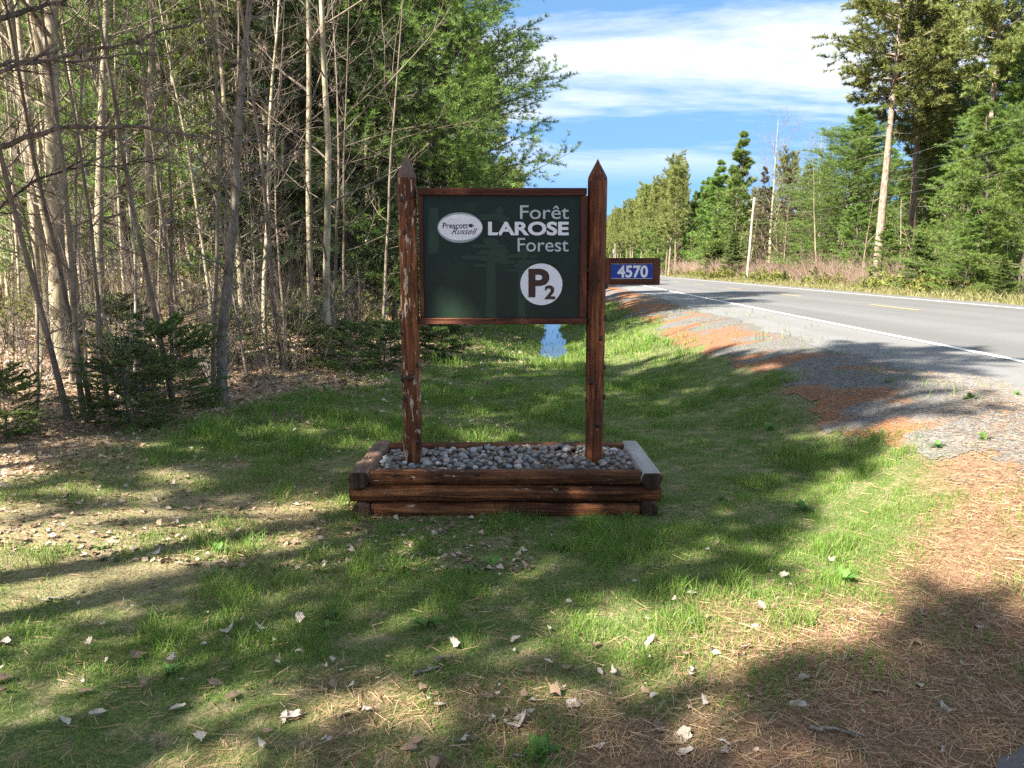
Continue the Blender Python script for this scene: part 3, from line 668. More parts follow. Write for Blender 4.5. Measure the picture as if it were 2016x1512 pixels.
# ------------------------------------------------------------------ trees: prototypes
def bare_tree(seed, H, r0, fb=0.3, nprim=14, spread=0.28, up=0.08, elev=0.8, lean=(0, 0), twigs=(6, 4), bark_m='grey_bark', twig_m='twig', wob=0.035, kr=(.55, .5)):
    g = np.random.default_rng(seed); n = 14
    d = np.array([[lean[0], lean[1], 1.0]])
    T = curve_paths(np.zeros((1, 3)) - [[0, 0, .1]], d, np.array([H]), n, g, up=0.03, wob=wob)
    rad = (r0 * (1 - 0.92 * np.linspace(0, 1, n) ** 0.9))[None]; rad[0, 0] *= 1.25
    trunk = tubes(T, rad, 9)
    s = fb + (0.97 - fb) * ((np.arange(nprim) + g.random(nprim)) / nprim) ** 0.9
    f = s * (n - 1); i = np.minimum(f.astype(int), n - 2); fr = (f - i)[:, None]
    S = T[0, i] * (1 - fr) + T[0, i + 1] * fr
    az = np.arange(nprim) * 2.4 + g.uniform(0, .8, nprim); e = elev * (0.6 + .7 * g.random(nprim))
    D = np.stack([np.cos(az) * np.cos(e), np.sin(az) * np.cos(e), np.sin(e)], -1)
    L = spread * H * (1.15 - .75 * (s - fb) / (1 - fb)) * (.6 + .7 * g.random(nprim))
    P1 = curve_paths(S, D, L, 8, g, up=up, wob=.07); r1 = r0 * (1 - .85 * s) * .34
    parts = [tubes(P1, taper(nprim, 8, r1, .003), 5)]
    P2 = spawn(P1, twigs[0], kr[0], .7, 5, g, up=.03); parts.append(tubes(P2, taper(len(P2), 5, np.repeat(r1, twigs[0]) * .34, .0018), 4))
    if twigs[1]:
        P3 = spawn(P2, twigs[1], kr[1], .65, 4, g, up=.03); parts.append(tubes(P3, taper(len(P3), 4, np.full(len(P3), .0030 + r0 * .008), .0013), 3))
    V, F = merge(parts)
    return {'trunk': mk('trunk', trunk[0], trunk[1], M[bark_m], None, True), 'crown': mk('crown', V, F, M[twig_m], None, True)}
def conifer(seed, H, r0, c0, c1, width, whorls, per, needle=(9, .12, .012, .75), k_tw=12, m_tuft=5, tw_ratio=.42, elev=(.15, .6), up=0.05, flat=.75, leaf='white_pine', bark_m='pine_bark', profile='cone', dead=0, wob=.02, gap=0.0, ang=.85, tw_up=.05, brush=True, jit=.004):
    """c0..c1: crown from/to as share of the height; needle=(count, length, width, spread)."""
    g = np.random.default_rng(seed); n = 16
    T = curve_paths(np.array([[0, 0, -.1]]), np.array([[g.normal(0, wob), g.normal(0, wob), 1.0]]), np.array([H]), n, g, up=.05, wob=wob)
    rad = (r0 * (1 - .94 * np.linspace(0, 1, n)))[None]; rad[0, 0] *= 1.2
    out = {}; tv, tf = tubes(T, rad, 10); out['trunk'] = mk('trunk', tv, tf, M[bark_m], None, True)
    nb_ = whorls * per
    s = np.repeat(c0 + (c1 - c0) * ((np.arange(whorls) + .6 * g.random(whorls)) / whorls), per) + g.normal(0, jit, nb_)
    if gap: keep = g.random(nb_) > gap; s = s[keep]; nb_ = len(s)
    s = np.clip(s, 0.01, .985); t01 = (s - c0) / (c1 - c0)
    f = s * (n - 1); i = np.minimum(f.astype(int), n - 2); fr = (f - i)[:, None]
    S = T[0, i] * (1 - fr) + T[0, i + 1] * fr
    az = np.arange(nb_) * 2 * math.pi / per * 1.0 + np.repeat(g.uniform(0, 6.3, whorls), per)[:nb_] + g.normal(0, .25, nb_)
    e = elev[0] + (elev[1] - elev[0]) * t01 + g.normal(0, .09, nb_)
    D = np.stack([np.cos(az) * np.cos(e), np.sin(az) * np.cos(e), np.sin(e)], -1)
    if profile == 'cone': pr = (1.02 - t01) ** .8
    elif profile == 'oval': pr = np.sqrt(np.clip(1 - (1.45 * (t01 - .27)) ** 2, .06, 1)) if True else 0
    else: pr = .55 + .45 * np.sin(np.clip(t01, 0, 1) * 2.6 + .3)
    L = width * pr * (.65 + .55 * g.random(nb_))
    P1 = curve_paths(S, D, L, 7, g, up=up, wob=.05)
    r1 = np.maximum(r0 * .22 * (1 - .6 * t01), .006)
    wparts = [tubes(P1, taper(nb_, 7, r1, .004), 4)]
    P2 = spawn(P1, k_tw, tw_ratio, ang, 4, g, up=tw_up, s0=.18, s1=1.0, flat=flat)
    wparts.append(tubes(P2, taper(len(P2), 4, np.full(len(P2), .005 + r0 * .008), .003), 3))
    if dead:
        ds = g.uniform(.05, c0 + .08, dead); fi = ds * (n - 1); i = np.minimum(fi.astype(int), n - 2); fr = (fi - i)[:, None]
        Sd = T[0, i] * (1 - fr) + T[0, i + 1] * fr; az = g.uniform(0, 6.3, dead); e = g.normal(.0, .25, dead)
        Dd = np.stack([np.cos(az) * np.cos(e), np.sin(az) * np.cos(e), np.sin(e)], -1)
        Pd = curve_paths(Sd, Dd, g.uniform(.5, 1.0, dead) * width * .7, 6, g, up=-.03, wob=.1)
        Pt = spawn(Pd, 6, .4, .8, 4, g, up=-.02)
        dv, dF = merge([tubes(Pd, taper(dead, 6, np.full(dead, r0 * .09), .003), 4), tubes(Pt, taper(len(Pt), 4, np.full(len(Pt), .004), .002), 3)])
        out['dead_branches'] = mk('dead_branches', dv, dF, M['dead_twig'], None, True)
    V, F = merge(wparts); out['branches'] = mk('branches', V, F, M[bark_m], None, True)
    C, Dn = along(P2, m_tuft, .15, 1.0, g); C1, D1 = along(P1, max(4, m_tuft), .55, 1.0, g)
    C = np.concatenate([C, C1]); Dn = np.concatenate([Dn, D1])
    Dn = nrm(Dn + np.array([0, 0, .25])) if brush else Dn
    nv_, nf_, tint = needles(C, Dn, needle[0], needle[1], needle[2], needle[3], g)
    out['crown'] = mk('crown', nv_, nf_, M[leaf], {'tint': tint})
    return out
def place(proto, name, x, y, rz, s, label, cat, group=None, dz=0.0, sz=None, tilt=(0, 0)):
    e = bpy.data.objects.new(name, None); COL.objects.link(e); e.location = (x, y, float(ground_z(x, y)) + dz); e.rotation_euler = (tilt[0], tilt[1], rz); e.scale = (s, s, sz or s); e.empty_display_size = .2
    tag(e, label, cat, group)
    for k, me in proto.items():
        o = put(k, me, e)
        if k != 'trunk': o['kind'] = 'stuff'
    return e
def at_u(px, u):                                      # ground point seen at photo column px on the line u
    a = (px - 1008) / FPX * cP; y = u / (a * CA - SA)
    return a * y, y

WP = [conifer(31, 17, .20, .06, .98, 3.2, 34, 6, (13, .15, .014, .9), 18, 6, .50, (.05, .75), .05, .5, 'white_pine', 'dark_bark', 'oval', jit=.02),
      conifer(32, 14, .17, .10, .98, 3.1, 20, 5, (10, .17, .022, .9), 14, 7, .44, (.02, .7), .055, .5, 'white_pine', 'dark_bark', 'cone', gap=.15, jit=.016)]
DP = [conifer(41, 15, .17, .07, .98, 2.6, 28, 6, (12, .14, .014, .85), 12, 6, .42, (-.05, .7), .04, .5, 'shaded_dark_pine', 'dark_bark', 'cone', dead=34, jit=.02)]
RP = [conifer(51, 19, .20, .52, .98, 2.8, 17, 5, (10, .20, .038, .95), 12, 8, .5, (.05, .8), .06, .3, 'red_pine', 'pine_bark', 'round', dead=14, gap=.1, jit=.015, wob=.007),
      conifer(52, 18, .18, .46, .98, 2.5, 17, 5, (9, .20, .038, .95), 11, 8, .5, (0, .8), .07, .3, 'red_pine', 'pine_bark', 'round', dead=10, gap=.15, jit=.015, wob=.009)]
RPF = [conifer(53, 17, .17, .36, .98, 2.7, 15, 6, (7, .32, .06, .95), 9, 5, .48, (0, .8), .07, .35, 'red_pine', 'pine_bark', 'round', gap=.1, jit=.02),
       conifer(54, 15, .16, .08, .98, 3.0, 17, 6, (7, .30, .06, .85), 9, 5, .45, (0, .7), .05, .6, 'white_pine', 'dark_bark', 'cone', gap=.1, jit=.015)]
FR = [conifer(61, 1.6, .020, .03, .95, .72, 24, 4, (9, .045, .011, .8), 9, 8, .5, (-.15, .8), .02, .6, 'fir', 'dark_bark', 'round', ang=.75, tw_up=.02, jit=.06, gap=.4),
      conifer(62, 5.0, .06, .04, .98, 1.45, 26, 7, (8, .09, .020, .75), 10, 8, .45, (-.1, .6), .015, .85, 'fir', 'dark_bark', 'cone', ang=.7, tw_up=.0, jit=.03)]
SPB = [conifer(71, 12, .12, .10, .98, 1.7, 26, 6, (6, .14, .022, .9), 9, 5, .45, (-.15, .5), .0, .6, 'brownspruce', 'dark_bark', 'cone', ang=.8, tw_up=-.02, jit=.02)]
BT = [bare_tree(81, 12, .085, .18, 20, .17, .05, .45, twigs=(5, 3)), bare_tree(82, 10, .055, .15, 20, .18, .05, .5, twigs=(5, 3)), bare_tree(83, 7, .032, .12, 16, .20, .04, .45, wob=.05, bark_m='twig', twigs=(5, 3)), bare_tree(84, 14, .12, .25, 20, .16, .06, .5, twigs=(5, 3)),
      bare_tree(85, 5, .018, .12, 14, .24, .04, .5, wob=.06, bark_m='dead_twig', twig_m='dead_twig', twigs=(5, 3))]
BTL = [bare_tree(86, 15, .17, .22, 24, .34, .09, .95, twigs=(9, 7), bark_m='grey_bark', twig_m='dead_twig', kr=(.6, .55))]
def shrub(seed, n, h, spread, mat, r=.006, curl=.02):
    g = np.random.default_rng(seed); az = g.uniform(0, 6.3, n); e = g.uniform(.7, 1.5, n); S = np.stack([g.normal(0, spread * .18, n), g.normal(0, spread * .18, n), np.full(n, -.04)], -1)
    D = np.stack([np.cos(az) * np.cos(e), np.sin(az) * np.cos(e), np.sin(e)], -1)
    P1 = curve_paths(S, D, h * (.5 + .6 * g.random(n)), 7, g, up=.02, wob=.08); P2 = spawn(P1, 6, .42, .6, 4, g, up=.02, s0=.3)
    V, F = merge([tubes(P1, taper(n, 7, np.full(n, r), .002), 4), tubes(P2, taper(len(P2), 4, np.full(len(P2), r * .5), .0015), 3)])
    return {'stems': mk('stems', V, F, M[mat], None, True)}
SH = [shrub(91, 14, 1.5, .8, 'dead_twig'), shrub(92, 20, 2.2, 1.0, 'twig'), shrub(93, 110, 3.4, 4.2, 'red_stem', .022), shrub(94, 120, 2.6, 4.6, 'red_stem', .020)]

def leafy(seed, n, h, spread, lw=.035, k=3):
    g = np.random.default_rng(seed); az = g.uniform(0, 6.3, n); e = g.uniform(.6, 1.5, n); S = np.stack([g.normal(0, spread * .2, n), g.normal(0, spread * .2, n), np.full(n, -.04)], -1)
    D = np.stack([np.cos(az) * np.cos(e), np.sin(az) * np.cos(e), np.sin(e)], -1)
    P1 = curve_paths(S, D, h * (.5 + .6 * g.random(n)), 6, g, up=.02, wob=.08); P2 = spawn(P1, 6, .4, .7, 4, g, up=.02, s0=.25)
    V, F = merge([tubes(P1, taper(n, 6, np.full(n, .008), .002), 4), tubes(P2, taper(len(P2), 4, np.full(len(P2), .004), .0015), 3)])
    C, Dn = along(P2, 5, .2, 1.0, g); nv_, nf_, ti = needles(C, Dn, k, lw * 1.7, lw, 1.0, g)
    return {'stems': mk('stems', V, F, M['twig'], None, True), 'leaves': mk('leaves', nv_, nf_, M['spring'], {'tint': ti})}
LS = [leafy(101, 12, 1.6, 1.0), leafy(102, 9, 2.4, .9, .03, 2), leafy(103, 40, 1.5, 3.0, .10, 4)]
# ------------------------------------------------------------------ woods on the sign's side
P = place
# pines beside the ditch behind the sign
P(WP[0], 'white_pine', -1.8, 18.5, .4, .92, 'bright green sunlit white pine leaning over the ditch behind the sign', 'pine tree', sz=.70)
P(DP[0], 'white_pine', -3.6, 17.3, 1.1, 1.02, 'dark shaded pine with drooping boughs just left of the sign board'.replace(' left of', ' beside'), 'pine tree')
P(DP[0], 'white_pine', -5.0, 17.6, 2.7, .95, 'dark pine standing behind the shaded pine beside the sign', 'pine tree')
P(WP[1], 'white_pine', -4.2, 27, 2.2, 1.15, 'white pine along the ditch next behind the bright green pine', 'pine tree', 'pines along the ditch')
P(WP[0], 'white_pine', -3.6, 38, 3.0, 1.0, 'white pine third from the sign along the ditch', 'pine tree', 'pines along the ditch')
P(WP[1], 'white_pine', -3.2, 52, 5.0, 1.2, 'white pine fourth from the sign along the ditch', 'pine tree', 'pines along the ditch')
sx, sy, _ = pix_z(872, 716, -.05)
P(FR[1], 'spruce_sapling', sx, sy, .6, .40, 'small dark spruce under the lower edge of the sign board', 'spruce', sz=.38)
def px_tree(proto, name, px, py, z, rz, s, label, cat, group=None, tilt=(0, 0), sz=None):
    x, y, _ = pix_z(px, py, z); return P(proto, name, x, y, rz, s, label, cat, group, tilt=tilt, sz=sz)
P(RP[0], 'red_pine', (560 - 1008) / FPX * 19.2, 19.2, .3, 1.05, 'straight scaly red pine trunk lit on one side at the wood edge', 'pine tree')
P(RP[1], 'red_pine', -6.5, 24, 2.3, .9, 'red pine standing just behind the straight scaly pine', 'pine tree')
bx, by, bz = pix_z(436, 806, .12); 
cp = np.array([pix_y(a, b_, by + d_) for a, b_, d_ in ((434, 812, 0), (437, 740, 0), (436, 660, .02), (447, 560, .05), (460, 440, .1), (466, 330, .15), (470, 240, .2), (480, 120, .3), (492, 0, .4), (500, -150, .5), (505, -400, .6))]); gz = float(ground_z(bx, by))
tt_ = np.linspace(0, 10, 40); pa = np.stack([np.interp(tt_, np.arange(11), cp[:, k]) for k in range(3)], -1); pa[1:-1] = (pa[:-2] + pa[1:-1] * 2 + pa[2:]) / 4; pa[0, 2] = gz - .1
gp = np.random.default_rng(4); bv_, bf_ = tubes(pa[None], np.concatenate([[.075], np.linspace(.062, .018, 39)])[None] * (1 + .06 * gp.normal(0, 1, (1, 40))), 10)
P1 = spawn(pa[None], 34, .17, 1.15, 8, gp, up=.015, s0=.28, wob=.09); P2 = spawn(P1, 6, .4, .7, 4, gp, up=.01); V, F = merge([tubes(P1, taper(len(P1), 8, np.full(len(P1), .011), .002), 5), tubes(P2, taper(len(P2), 4, np.full(len(P2), .004), .0016), 3)])
off_ = np.array([bx, by, gz]); P({'trunk': mk('trunk', bv_ - off_, bf_, M['dark_grey_bark'], None, True), 'crown': mk('crown', V - off_, F, M['dead_twig'], None, True)}, 'bowed_tree', bx, by, 0, 1.0, 'grey leafless tree with a bowed trunk at the edge of the grass', 'tree')
px_tree(BT[3], 'pale_tree', 128, 735, .15, 1.9, 1.05, 'thickest pale-barked leafless tree in the sunlit wood', 'tree')
px_tree(BT[0], 'pale_tree', 160, 722, .15, 4.0, 1.0, 'pale-barked leafless tree close beside the thickest one', 'tree')
px_tree(BT[0], 'pale_tree', 205, 715, .15, .5, .95, 'slim pale-barked leafless tree with a clean straight trunk', 'tree')
for q, (dx, s, tl) in enumerate(((-.05, 1.0, (.05, -.04)), (.06, .9, (-.06, .05)), (.12, .8, (.03, .14)))):
    x, y, _ = pix_z(152, 846, .1); P(BT[2], 'slender_tree', x + dx, y + dx * .5, q * 2.0, s, ('straightest slender stem of the clump by the grass', 'middle slender stem of the clump by the grass', 'most leaning slender stem of the clump by the grass')[q], 'tree', 'stems of the clump at the grass edge', tilt=tl)
gw = np.random.default_rng(17)
MARKS = ((-4.3, 7.5, 'stem clump by the grass'), (-3.2, 8.2, 'bowed tree'), (-6.3, 11.0, 'thickest pale-barked tree'), (-6.5, 12.6, 'slim straight pale tree'), (-3.6, 17.3, 'shaded pine beside the sign'), (-5.7, 19.2, 'straight scaly red pine'), (-10.9, 17.0, 'sunlit pine between the palest trunks'), (-9.9, 20.0, 'sunlit pine in the gap'), (-11.0, 25.0, 'sunlit pine behind the bowed tree'))
def near(x, y): return min(MARKS, key=lambda m_: (m_[0] - x) ** 2 + (m_[1] - y) ** 2)[2]
placed = []
def wood_spot(ymin, ymax, pxmin, pxmax, sep, tall=False):
    for _ in range(400):
        y = gw.uniform(ymin, ymax); px = gw.uniform(pxmin, pxmax); x = (px - 1008) / FPX * y; xb = np.interp(y, [5, 6.7, 8.3, 10.4, 14, 40], [-4.0, -3.5, -3.3, -2.7, -2.4, -2.6])
        if x > xb: continue
        if tall and -19 < x * .656 - y * .755 < -12.5 and x * .755 + y * .656 < 11: continue
        if any((x - a) ** 2 + (y - b_) ** 2 < sep * sep for a, b_ in placed): continue
        placed.append((x, y)); return x, y
    return None
for q in range(34):
    w = wood_spot(7.5, 16, -60, 820, .5)
    if w: k = int(gw.integers(0, 5)); P(BT[(4, 2, 2, 4, 1)[k]], 'bare_sapling', *w, gw.uniform(0, 6.3), gw.uniform(.75, 1.2), 'thin leafless sapling in the wood closest to the ' + near(*w), 'tree', 'saplings near the wood edge', tilt=(gw.normal(0, .06), gw.normal(0, .06)))
for q in range(64):
    w = wood_spot(13, 30, -60, 800, .6)
    if w: P(BT[int(gw.integers(0, 4))], 'bare_tree', *w, gw.uniform(0, 6.3), gw.uniform(.55, .85), 'slim leafless tree in the wood closest to the ' + near(*w), 'tree', 'leafless trees deeper in the wood', tilt=(gw.normal(0, .03), gw.normal(0, .03)), sz=gw.uniform(.85, 1.25))
for q in range(22):
    w = wood_spot(16, 55, -80, 760, 2.0, True)
    if w: P(RP[int(gw.integers(0, 2))], 'red_pine', *w, gw.uniform(0, 6.3), gw.uniform(.8, 1.1), 'tall bare-trunked red pine in the wood closest to the ' + near(*w), 'pine tree', 'red pines inside the wood')
for q in range(26):
    w = wood_spot(28, 75, -100, 900, 2.2, True)
    if w: P(RPF[int(gw.random() < .65)], 'distant_pine', *w, gw.uniform(0, 6.3), gw.uniform(.75, 1.15), 'distant green pine far back in the wood', 'pine tree', 'far pines in the wood')
for q in range(30):
    w = wood_spot(7.2, 14, -40, 800, .45)
    if w: P(SH[int(gw.integers(0, 2))], 'bare_shrub', *w, gw.uniform(0, 6.3), gw.uniform(.6, 1.1), 'tangled leafless brush under the trees closest to the ' + near(*w), 'shrub', 'brush at the wood edge')
for px, py, s, lb in ((345, 815, .7, 'dark balsam fir sapling spreading beside the bowed tree'), (255, 850, .55, 'small fir sapling in front of the stem clump'), (15, 880, .45, 'light green fir sapling at the litter-strewn grass edge'), (470, 720, .6, 'green fir sapling behind the bowed tree'),
                      (585, 735, .6, 'low fir sapling at the foot of the scaly red pine'), (690, 735, .55, 'fir sapling under the shaded pine'), (755, 720, .55, 'fir sapling close to the trunk of the shaded pine'), (230, 730, .7, 'fir sapling between the pale trunks'), (640, 690, .7, 'taller fir sapling behind the scaly red pine')):
    px_tree(FR[0], 'fir_sapling', px, py, .12, px * .7, s * 1.25, lb, 'fir', sz=s * .8, tilt=(.1 * math.sin(px), .1 * math.cos(px)))
for px, dep, sc, lb in ((60, 23, 1.15, 'sunlit green pine seen between the palest trunks'), (175, 27, 1.0, 'sunlit green pine behind the slim pale tree'), (262, 20, 1.1, 'sunlit green pine in a gap of the leafless wood'), (345, 25, 1.2, 'sunlit green pine behind the bowed tree')):
    P(WP[1], 'white_pine', (px - 1008) / FPX * dep, dep, px * .1, sc, lb, 'pine tree')
for q in range(38):
    w = wood_spot(8, 24, -40, 780, .6)
    if w: P(LS[int(gw.integers(0, 2))], 'leafing_shrub', *w, gw.uniform(0, 6.3), gw.uniform(.5, 1.0), 'shrub with fresh yellow-green leaves closest to the ' + near(*w), 'shrub', 'leafing undergrowth in the wood')
# limbs of a tree beyond the picture's edge reach across the wood
ox, oy, _ = pix_z(-170, 880, .1); ot = bpy.data.objects.new('overhanging_tree', None); COL.objects.link(ot); ot.location = (ox, oy, float(ground_z(ox, oy))); tag(ot, 'dark leafless tree reaching long bent limbs across the wood', 'tree')
tp = np.array([[ox + .1 * math.sin(k), oy, ot.location.z - .1 + k * .9] for k in range(11)]); tv_, tf_ = tubes(tp[None], np.linspace(.11, .02, 11)[None], 10)
sub('trunk', mk('trunk', tv_ - np.array(ot.location), tf_, M['dark_bark'], None, True), ot, ot.location)
for q, (pts, r0_) in enumerate(((((-170, 345), (-80, 320), (0, 290), (110, 251), (220, 247), (330, 256), (430, 276), (500, 262)), .030), (((-170, 110), (0, 36), (60, 19), (120, 3), (210, -30)), .034), (((-170, 200), (0, 140), (120, 112), (250, 86), (330, 58), (430, 35)), .020), (((-170, 190), (0, 126), (70, 118), (150, 124), (240, 106), (330, 112)), .020),
                                (((-170, 470), (-40, 440), (60, 360), (150, 330), (260, 325), (360, 300)), .017))):
    gp = np.random.default_rng(q + 60); dep = np.linspace(oy, oy + .6 + .3 * q, len(pts)); cp = np.array([pix_y(a, b_, d_) for (a, b_), d_ in zip(pts, dep)])
    tt_ = np.linspace(0, len(pts) - 1, 24); pa = np.stack([np.interp(tt_, np.arange(len(pts)), cp[:, k]) for k in range(3)], -1); pa[1:-1] = (pa[:-2] + pa[1:-1] * 2 + pa[2:]) / 4; pa += gp.normal(0, .008, pa.shape)
    P2 = spawn(pa[None], 22, .16, .6, 6, gp, up=.02, s0=.12, flat=.0, wob=.1); P3 = spawn(P2, 4, .45, .6, 4, gp, up=.02)
    V, F = merge([tubes(pa[None], np.linspace(r0_, .005, 24)[None], 6), tubes(P2, taper(len(P2), 6, np.full(len(P2), .007), .002), 4), tubes(P3, taper(len(P3), 4, np.full(len(P3), .003), .0015), 3)])
    sub('limb', mk('limb', V - np.array(ot.location), F, M['dark_bark'], None, True), ot, ot.location)
# the far wood, stems beyond counting
gf = np.random.default_rng(23); nF = 2300
fy = 28 + 60 * gf.random(nF) ** 1.2; fx = (gf.uniform(-300, 860, nF) - 1008) / FPX * fy; ok = fx < -3.0; fx, fy = fx[ok], fy[ok]; nF = len(fx)
S = np.stack([fx, fy, ground_z(fx, fy) - .1], -1); fH = gf.uniform(4, 13, nF)
T = curve_paths(S, np.tile([[0, 0, 1.0]], (nF, 1)) + gf.normal(0, .05, (nF, 3)), fH, 6, gf, up=.03, wob=.03)
fr_ = gf.uniform(.02, .07, nF); Pb = spawn(T, 4, .2, .95, 3, gf, up=.05, s0=.15)
V, F = merge([tubes(T, taper(nF, 6, fr_, .008), 3), tubes(Pb, taper(len(Pb), 3, np.full(len(Pb), .012), .004), 3)])
o = put('far_woods', mk('far_woods', V, F, M['far_stem'], None, True)); tag(o, 'mass of thin sunlit stems far back in the leafless wood', 'woods', kind='stuff')

nF = 600; fv = gf.uniform(22, 130, nF); fu = gf.uniform(19.5, 40, nF); fx, fy = uv2xy(fu, fv)
S = np.stack([fx, fy, ground_z(fx, fy) - .1], -1); T = curve_paths(S, np.tile([[0, 0, 1.0]], (nF, 1)) + gf.normal(0, .08, (nF, 3)), gf.uniform(2, 7, nF), 5, gf, up=.02, wob=.04); Pb = spawn(T, 8, .3, .8, 3, gf, up=.03, s0=.1)
V, F = merge([tubes(T, taper(nF, 5, gf.uniform(.02, .06, nF), .01), 3), tubes(Pb, taper(len(Pb), 3, np.full(len(Pb), .02), .008), 3)])
o = put('far_thicket', mk('far_thicket', V, F, M['red_stem'], None, True)); tag(o, 'mass of bare brown brush filling the wood across the road', 'brush', kind='stuff')
# trees of the same wood beside and behind the camera; their shade falls on the lawn
SHADE = []
for p_, q_, k, sc in ((-4.45, -5.9, 0, .82), (-4.0, -2.7, 1, .6), (-6.6, -6.0, 1, .8), (-8.5, -7.2, 0, .78), (-3.1, -6.0, 1, .52), (-.8, -8.0, 0, .56), (1.6, -7, 1, .8), (-11.3, -3, 1, .6), (-16.7, -.2, 0, .8)):
    SHADE.append((p_ * .656 + q_ * .755, -p_ * .755 + q_ * .656, k, sc))      # across and along the sun's direction
for q, (x, y, k, s) in enumerate(SHADE):
    P((RP[0], RP[1])[k], 'red_pine', x, y, q * 1.3, s, 'tall red pine of the roadside wood shading the lawn', 'pine tree', 'red pines shading the lawn')

# ------------------------------------------------------------------ far side of the road
R_ = lambda proto, name, px, u, rz, s, label, cat, group=None, sz=None, tilt=(0, 0): P(proto, name, *at_u(px, u), rz, s, label, cat, group, sz=sz, tilt=tilt)
R_(RP[0], 'red_pine', 1727, 18.5, 1.9, 1.35, sz=1.05, label='tall red pine with a long bare pinkish trunk across the road', cat='pine tree')
R_(RP[1], 'red_pine', 1790, 21.5, 1.2, 1.35, sz=1.05, label= 'grey-trunked red pine just behind the tallest roadside pine', cat='pine tree')
R_(RP[1], 'red_pine', 1812, 24, 2.2, 1.0, 'thinner red pine beside the grey-trunked one', 'pine tree')
R_(RP[0], 'red_pine', 1922, 21, 3.1, 1.0, 'red pine with open crown rising above the young pines', 'pine tree')
R_(RP[1], 'red_pine', 1960, 24, 4.1, 1.05, 'slim red pine behind the open-crowned one', 'pine tree')
R_(WP[0], 'white_pine', 1648, 22, .8, 1.55, sz=.76, label='layered white pine with flat boughs beside the bare pinkish trunk', cat='pine tree')
R_(FR[1], 'fir_tree', 1812, 17.2, .3, .75, 'dense young fir at the road verge beneath the tall pines', 'fir')
R_(WP[1], 'white_pine', 1935, 18.2, 1.7, .95, 'young bushy pine beneath the open-crowned red pine', 'pine tree', 'young pines at the far verge', sz=.60)
R_(WP[1], 'white_pine', 1885, 19.8, 2.9, 1.0, 'young bushy pine beside the dense fir at the verge', 'pine tree', 'young pines at the far verge', sz=.66)
R_(WP[1], 'white_pine', 2010, 18.0, 4.4, .9, 'young bushy pine low over the far road edge', 'pine tree', 'young pines at the far verge', sz=.55)
R_(WP[0], 'white_pine', 1990, 23, 5.2, 1.1, 'tall bushy pine behind the low pines at the verge', 'pine tree', 'young pines at the far verge', sz=.75)
R_(WP[0], 'white_pine', 1850, 25, .9, 1.1, 'bushy pine behind the dense fir and grey-trunked pine', 'pine tree', 'young pines at the far verge', sz=.8)
R_(WP[1], 'white_pine', 1760, 18.4, .5, .6, 'low spreading pine at the foot of the bare pinkish trunk', 'pine tree', sz=.28)
R_(WP[1], 'white_pine', 1690, 20.6, 1.5, .8, 'low spreading pine under the layered white pine', 'pine tree', sz=.45)
R_(WP[1], 'white_pine', 1905, 17.0, 2.5, .6, 'knee-high bushy pine nearest the asphalt across the road', 'pine tree', sz=.30)
R_(RPF[1], 'white_pine', 1443, 20.5, .6, 1.3, sz=1.10, label= 'taller of two dark pines standing above the roadside thicket', cat='pine tree')
R_(RPF[1], 'white_pine', 1410, 21.0, 1.9, 1.3, sz=1.0, label= 'shorter of two dark pines standing above the roadside thicket', cat='pine tree')
R_(BTL[0], 'bare_tree', 1515, 22, .3, 1.06, 'large spreading leafless tree above the thicket across the road', 'tree')
R_(BTL[0], 'bare_tree', 1605, 27, 2.3, 1.0, 'leafless tree showing beside the layered white pine', 'tree')
R_(SPB[0], 'thin_spruce', 1497, 19.5, .3, .92, 'brownish half-bare spruce behind the utility pole', 'spruce')
R_(SPB[0], 'thin_spruce', 1545, 21, 1.3, .88, 'brownish half-bare spruce beneath the leafless tree', 'spruce')
R_(SPB[0], 'thin_spruce', 1590, 23, 2.6, .85, 'brownish half-bare spruce between leafless tree and white pine', 'spruce')
R_(FR[1], 'fir_tree', 1440, 17.5, 2.2, 1.05, 'dark fir at the verge in front of the two tall pines', 'fir')
R_(FR[1], 'fir_tree', 1405, 18.5, .9, 1.2, 'broad dark fir in the thicket beneath the two tall pines', 'fir')
R_(FR[1], 'fir_sapling', 1605, 16.8, .4, .34, 'small fir on the grassy verge across the road', 'fir')
R_(FR[1], 'fir_sapling', 1545, 16.5, 1.4, .28, 'smallest light fir on the verge near the utility pole', 'fir')
R_(FR[1], 'fir_sapling', 1975, 16.3, 2.4, .42, 'light green fir sapling under the young pines across the road', 'fir')
gr_ = np.random.default_rng(29)
for q, v in enumerate(np.concatenate([np.arange(118, 175, 6.5), np.arange(170, 330, 11), np.arange(330, 700, 26)])):
    for w in range(3 if v < 330 else 2):
        u = 19.5 + w * 4 + gr_.uniform(-.9, .9); x, y = uv2xy(u, v + gr_.uniform(-2, 2))
        P(RPF[0 if gr_.random() < (.8, .25, .1)[w] else 1], 'red_pine', x, y, gr_.uniform(0, 6.3), gr_.uniform(.92, 1.08), 'red pine in the even row along the far side of the road', 'pine tree', 'pines along the far side of the road')
for q, v in enumerate(np.concatenate([np.arange(62, 160, 9), np.arange(160, 500, 24)])):
    u = -6.0 + gr_.uniform(-1.2, .5) - .004 * v; x, y = uv2xy(u, v)
    P(RPF[int(gr_.integers(0, 2))], 'distant_pine', x, y, gr_.uniform(0, 6.3), gr_.uniform(.8, 1.05), 'distant pine in the row on the ditch side of the road', 'pine tree', 'far pines on the ditch side')
for q in range(80):                                           # wood behind the first row
    v = gr_.uniform(24, 150); u = gr_.uniform(24, 44); x, y = uv2xy(u, v)
    P(RPF[int(gr_.random() < .7)], 'distant_pine', x, y, gr_.uniform(0, 6.3), gr_.uniform(.5, .85), 'pine in the wood behind the far verge', 'pine tree', 'pines behind the far verge')
